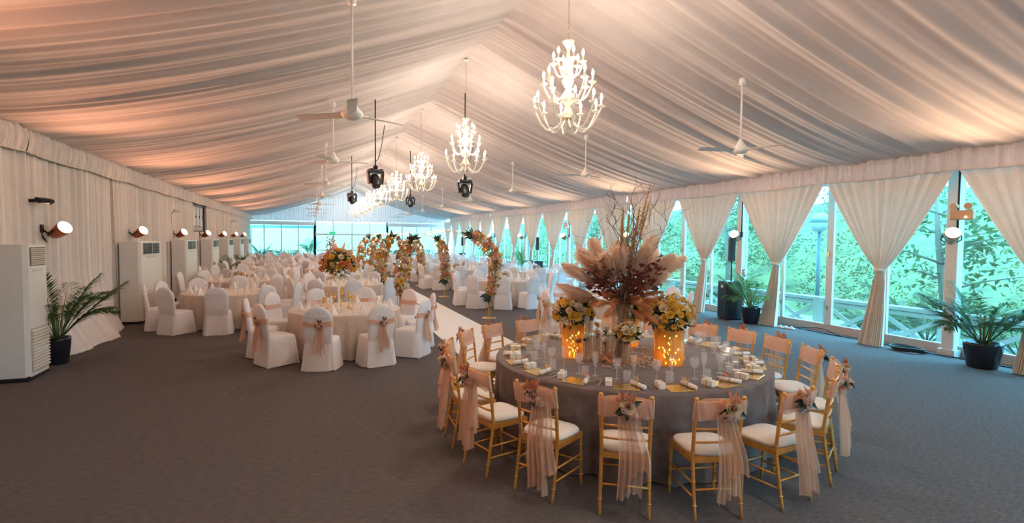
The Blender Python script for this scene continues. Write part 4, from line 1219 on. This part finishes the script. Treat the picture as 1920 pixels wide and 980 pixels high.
# ------------------------------------------------------------------ outside the glass
m = MB(); m.box((13.4, 19, -.5), (4.7, 62, .1)); struct(m.obj('terrace', tilem, smooth=False), 'paved terrace strip outside the glass wall')
m = MB(); m.box((3, 52, -.1), (40, 15.2, .1)); struct(m.obj('forecourt', tilem, smooth=False), 'pale paving outside the far glass doors')
RX = 12.35
for k in range(14):
    y = 1.0+2.9*k
    t = thing('balustrade_bay', f'{ORD[k]} white balustrade bay with crossed braces outside the windows', 'railing', (RX, y, -.45), 0, 'white balustrade outside the windows')
    MB().box((0, 0, .50), (.26, .30, 1.0), bev=.01).obj('pier', rail_m, t, smooth=False)
    MB().box((0, 1.45, 1.03), (.24, 2.9, .09), bev=.015).obj('handrail', rail_m, t, smooth=False)
    MB().box((0, 1.45, .92), (.14, 2.6, .09)).obj('top_rail', rail_m, t, smooth=False)
    MB().box((0, 1.45, .10), (.12, 2.6, .09)).obj('bottom_rail', rail_m, t, smooth=False)
    MB().box((0, 1.45, .5), (.10, .12, .8)).obj('mid_post', rail_m, t, smooth=False)
    for c_ in (.76, 2.14):
        for s in (-1, 1): MB().box((.01*s, c_, .51), (.05, 1.36, .09), (s*.53, 0, 0)).obj('brace', rail_m, t, smooth=False)
def hill_z(x, y): return -1.3+.30*max(0, x-14.2)+.5*sin(y*.35)*min(1, max(0, (x-14)/4))
m = MB(); m.grid(lambda u, v: (13.6+22*u, -25+105*v, hill_z(13.6+22*u, -25+105*v)), 24, 60)
struct(m.obj('hillside', hillm), 'green hillside rising beyond the balustrade')
rr = random.Random(5)
m = MB()
for cl in range(330):
    x = 14.4+rr.random()**1.3*18; y = rr.uniform(-12, 62); r0 = rr.uniform(.5, 1.25)*(1+(x-14)*.03); zc = hill_z(x, y)+r0*.5
    if x > 18.5 and rr.random() < .6: zc += rr.uniform(.3, 2.6)
    kk = rr.choice([0, 0, 1, 1, 2]); cnt = 300 if x < 22 else 190
    if x < 18 and abs(y-11.62*x/14.6) < 1.5: continue
    for i in range(cnt):
        d = Vector((rr.gauss(0, 1), rr.gauss(0, 1), rr.gauss(0, .8))).normalized(); m.k = kk if rr.random() < .75 else rr.choice([0, 1, 2])
        m.leaf((x+d.x*r0*rr.uniform(.6, 1.1), y+d.y*r0*rr.uniform(.6, 1.1), zc+d.z*r0*.8), (d.x+rr.uniform(-.6, .6), d.y+rr.uniform(-.6, .6), d.z+rr.uniform(-.5, .5)), rr.uniform(.09, .20), rr.uniform(.035, .08), tuple(d))
tag(m.obj('hillside_foliage', [hl1, hl2, hl3], smooth=False), 'pale green thicket covering the hillside outside the windows', 'foliage', None, 'stuff')
# outdoor palms and bare branches near the rail
for k, (x, y, z, h) in enumerate([(14.4, 8.4, -.9, 2.3), (14.8, 9.8, -1.0, 1.7), (14.4, 14.0, -.9, 2.2), (14.6, 6.6, -1.0, 2.0), (14.5, 15.6, -.9, 2.3), (14.4, 20.5, -.9, 2.3)]):
    t = thing('garden_palm', f'{ORD[k]} feathery palm growing beyond the balustrade', 'palm', (x, y, z), 0, 'palms beyond the balustrade')
    MB().tube([(0, 0, 0), (.03, 0, .5)], .05, 7).obj('trunk', cane, t)
    for i in range(13):
        a = i*2.4; put('frond', cached(('ofr', i % 4), lambda: frond(30+i % 4, 1.0, .25+.12*(i % 4), hl2)), t, (0, 0, .4), (0, rr.uniform(-.1, .4), a), h*rr.uniform(.8, 1.05))
def tree(label, x, y, H, seed):
    r_ = random.Random(seed); t = thing('garden_tree', label, 'tree', (x, y, hill_z(x, y)))
    MB().tube([(0, 0, 0), (.1, .1, H*.35), (.0, .25, H*.7), (-.1, .3, H)], .1, 7, rr=[.14, .11, .07, .03]).obj('trunk', trunk_m, t)
    lm = MB()
    for i in range(16):
        z0 = H*r_.uniform(.35, .95); a = r_.uniform(0, 6.28); L = r_.uniform(.7, 1.8)
        p = [(.0, .15, z0), (L*.5*cos(a), .15+L*.5*sin(a), z0+L*.2), (L*cos(a), .15+L*sin(a), z0+L*.3)]
        MB().tube(p, .02, 5, rr=[.035, .02, .008]).obj('branch', trunk_m, t)
        for q in range(34):
            e = r_.uniform(.35, 1.1); lm.leaf((e*L*cos(a)+r_.gauss(0, .2), .15+e*L*sin(a)+r_.gauss(0, .2), z0+L*.28*e+r_.gauss(0, .2)), (r_.gauss(0, 1), r_.gauss(0, 1), r_.gauss(-.2, .6)), .2, .1)
    tag(lm.obj('crown_foliage', hl2, t, smooth=False), kind='stuff')
tree('slender leafy tree outside behind the nearest window post', 14.6, 8.1, 4.6, 1)
tree('slender tree outside beyond the second window post', 16.2, 17.0, 5.2, 2)
tree('slender tree outside near the far windows', 15.6, 27.0, 5.0, 3)
tree('leafy tree outside at the edge of the near window', 14.8, 4.6, 4.4, 4)
t = thing('garden_lamp_post', 'garden lamp post with round globe lantern outside the windows', 'lamp post', (14.6, 11.62, -1.0))
MB().tube([(0, 0, 0), (0, 0, 3.35)], .06, 10).obj('post', mat('lamp_green', (.06, .09, .09), .5), t)
MB().lathe([(.07, 3.35), (.12, 3.37), (.26, 3.5), (.29, 3.62), (.29, 3.64)], 20).obj('globe', mat('globe_opal', (.4, .4, .4), .3), t)
MB().lathe([(.31, 3.64), (.31, 3.67)], 20).obj('band', mat('lamp_green', (.06, .09, .09), .5), t)
MB().lathe([(.28, 3.67), (.24, 3.8), (.14, 3.9), (.001, 3.93)], 20).obj('cap', mat('globe_cap', (.22, .24, .24), .5), t)
# beyond the far wall
m = MB(); m.box((0, 56, 2.2), (34, .3, 5)); struct(m.obj('wall_courtyard', renderw, smooth=False), 'pale rendered courtyard wall beyond the far doors')
t = thing('pergola_beam', 'green steel canopy beam outside the far glass wall', 'canopy', (-2, 47.5, 0))
MB().box((0, 0, 2.85), (5.2, .15, .2)).obj('beam', mat('canopy_green', (.08, .2, .15), .5), t, smooth=False)
for x in (-2.4, 2.4): MB().box((x, 0, 1.4), (.14, .14, 2.8)).obj('post', mat('canopy_green', (.08, .2, .15), .5), t, smooth=False)
for k, (x, y, w) in enumerate([(-2.2, 46.6, 3.0), (6.4, 46.8, 2.6), (9.2, 46.8, 2.6)]):
    t = thing('planter', f'{ORD[k]} planter of low green shrubs outside the far glass wall', 'planter', (x, y, -.05), 0, 'planters outside the far doors')
    MB().box((0, 0, .25), (w, .6, .5), bev=.02).obj('trough', tilem, t, smooth=False)
    lm = MB()
    for i in range(int(170*w)):
        lm.leaf((R.uniform(-w/2, w/2), R.uniform(-.3, .3), .5+.45*R.random()), sph()+Vector((0, 0, .5)), .2, .06)
    tag(lm.obj('shrub_foliage', hl3, t, smooth=False), kind='stuff')
palm('potted palm outside the far glass wall left of the doors', (0.0, 45.3, -.05), 2.2, .3, .5, 14, 9)
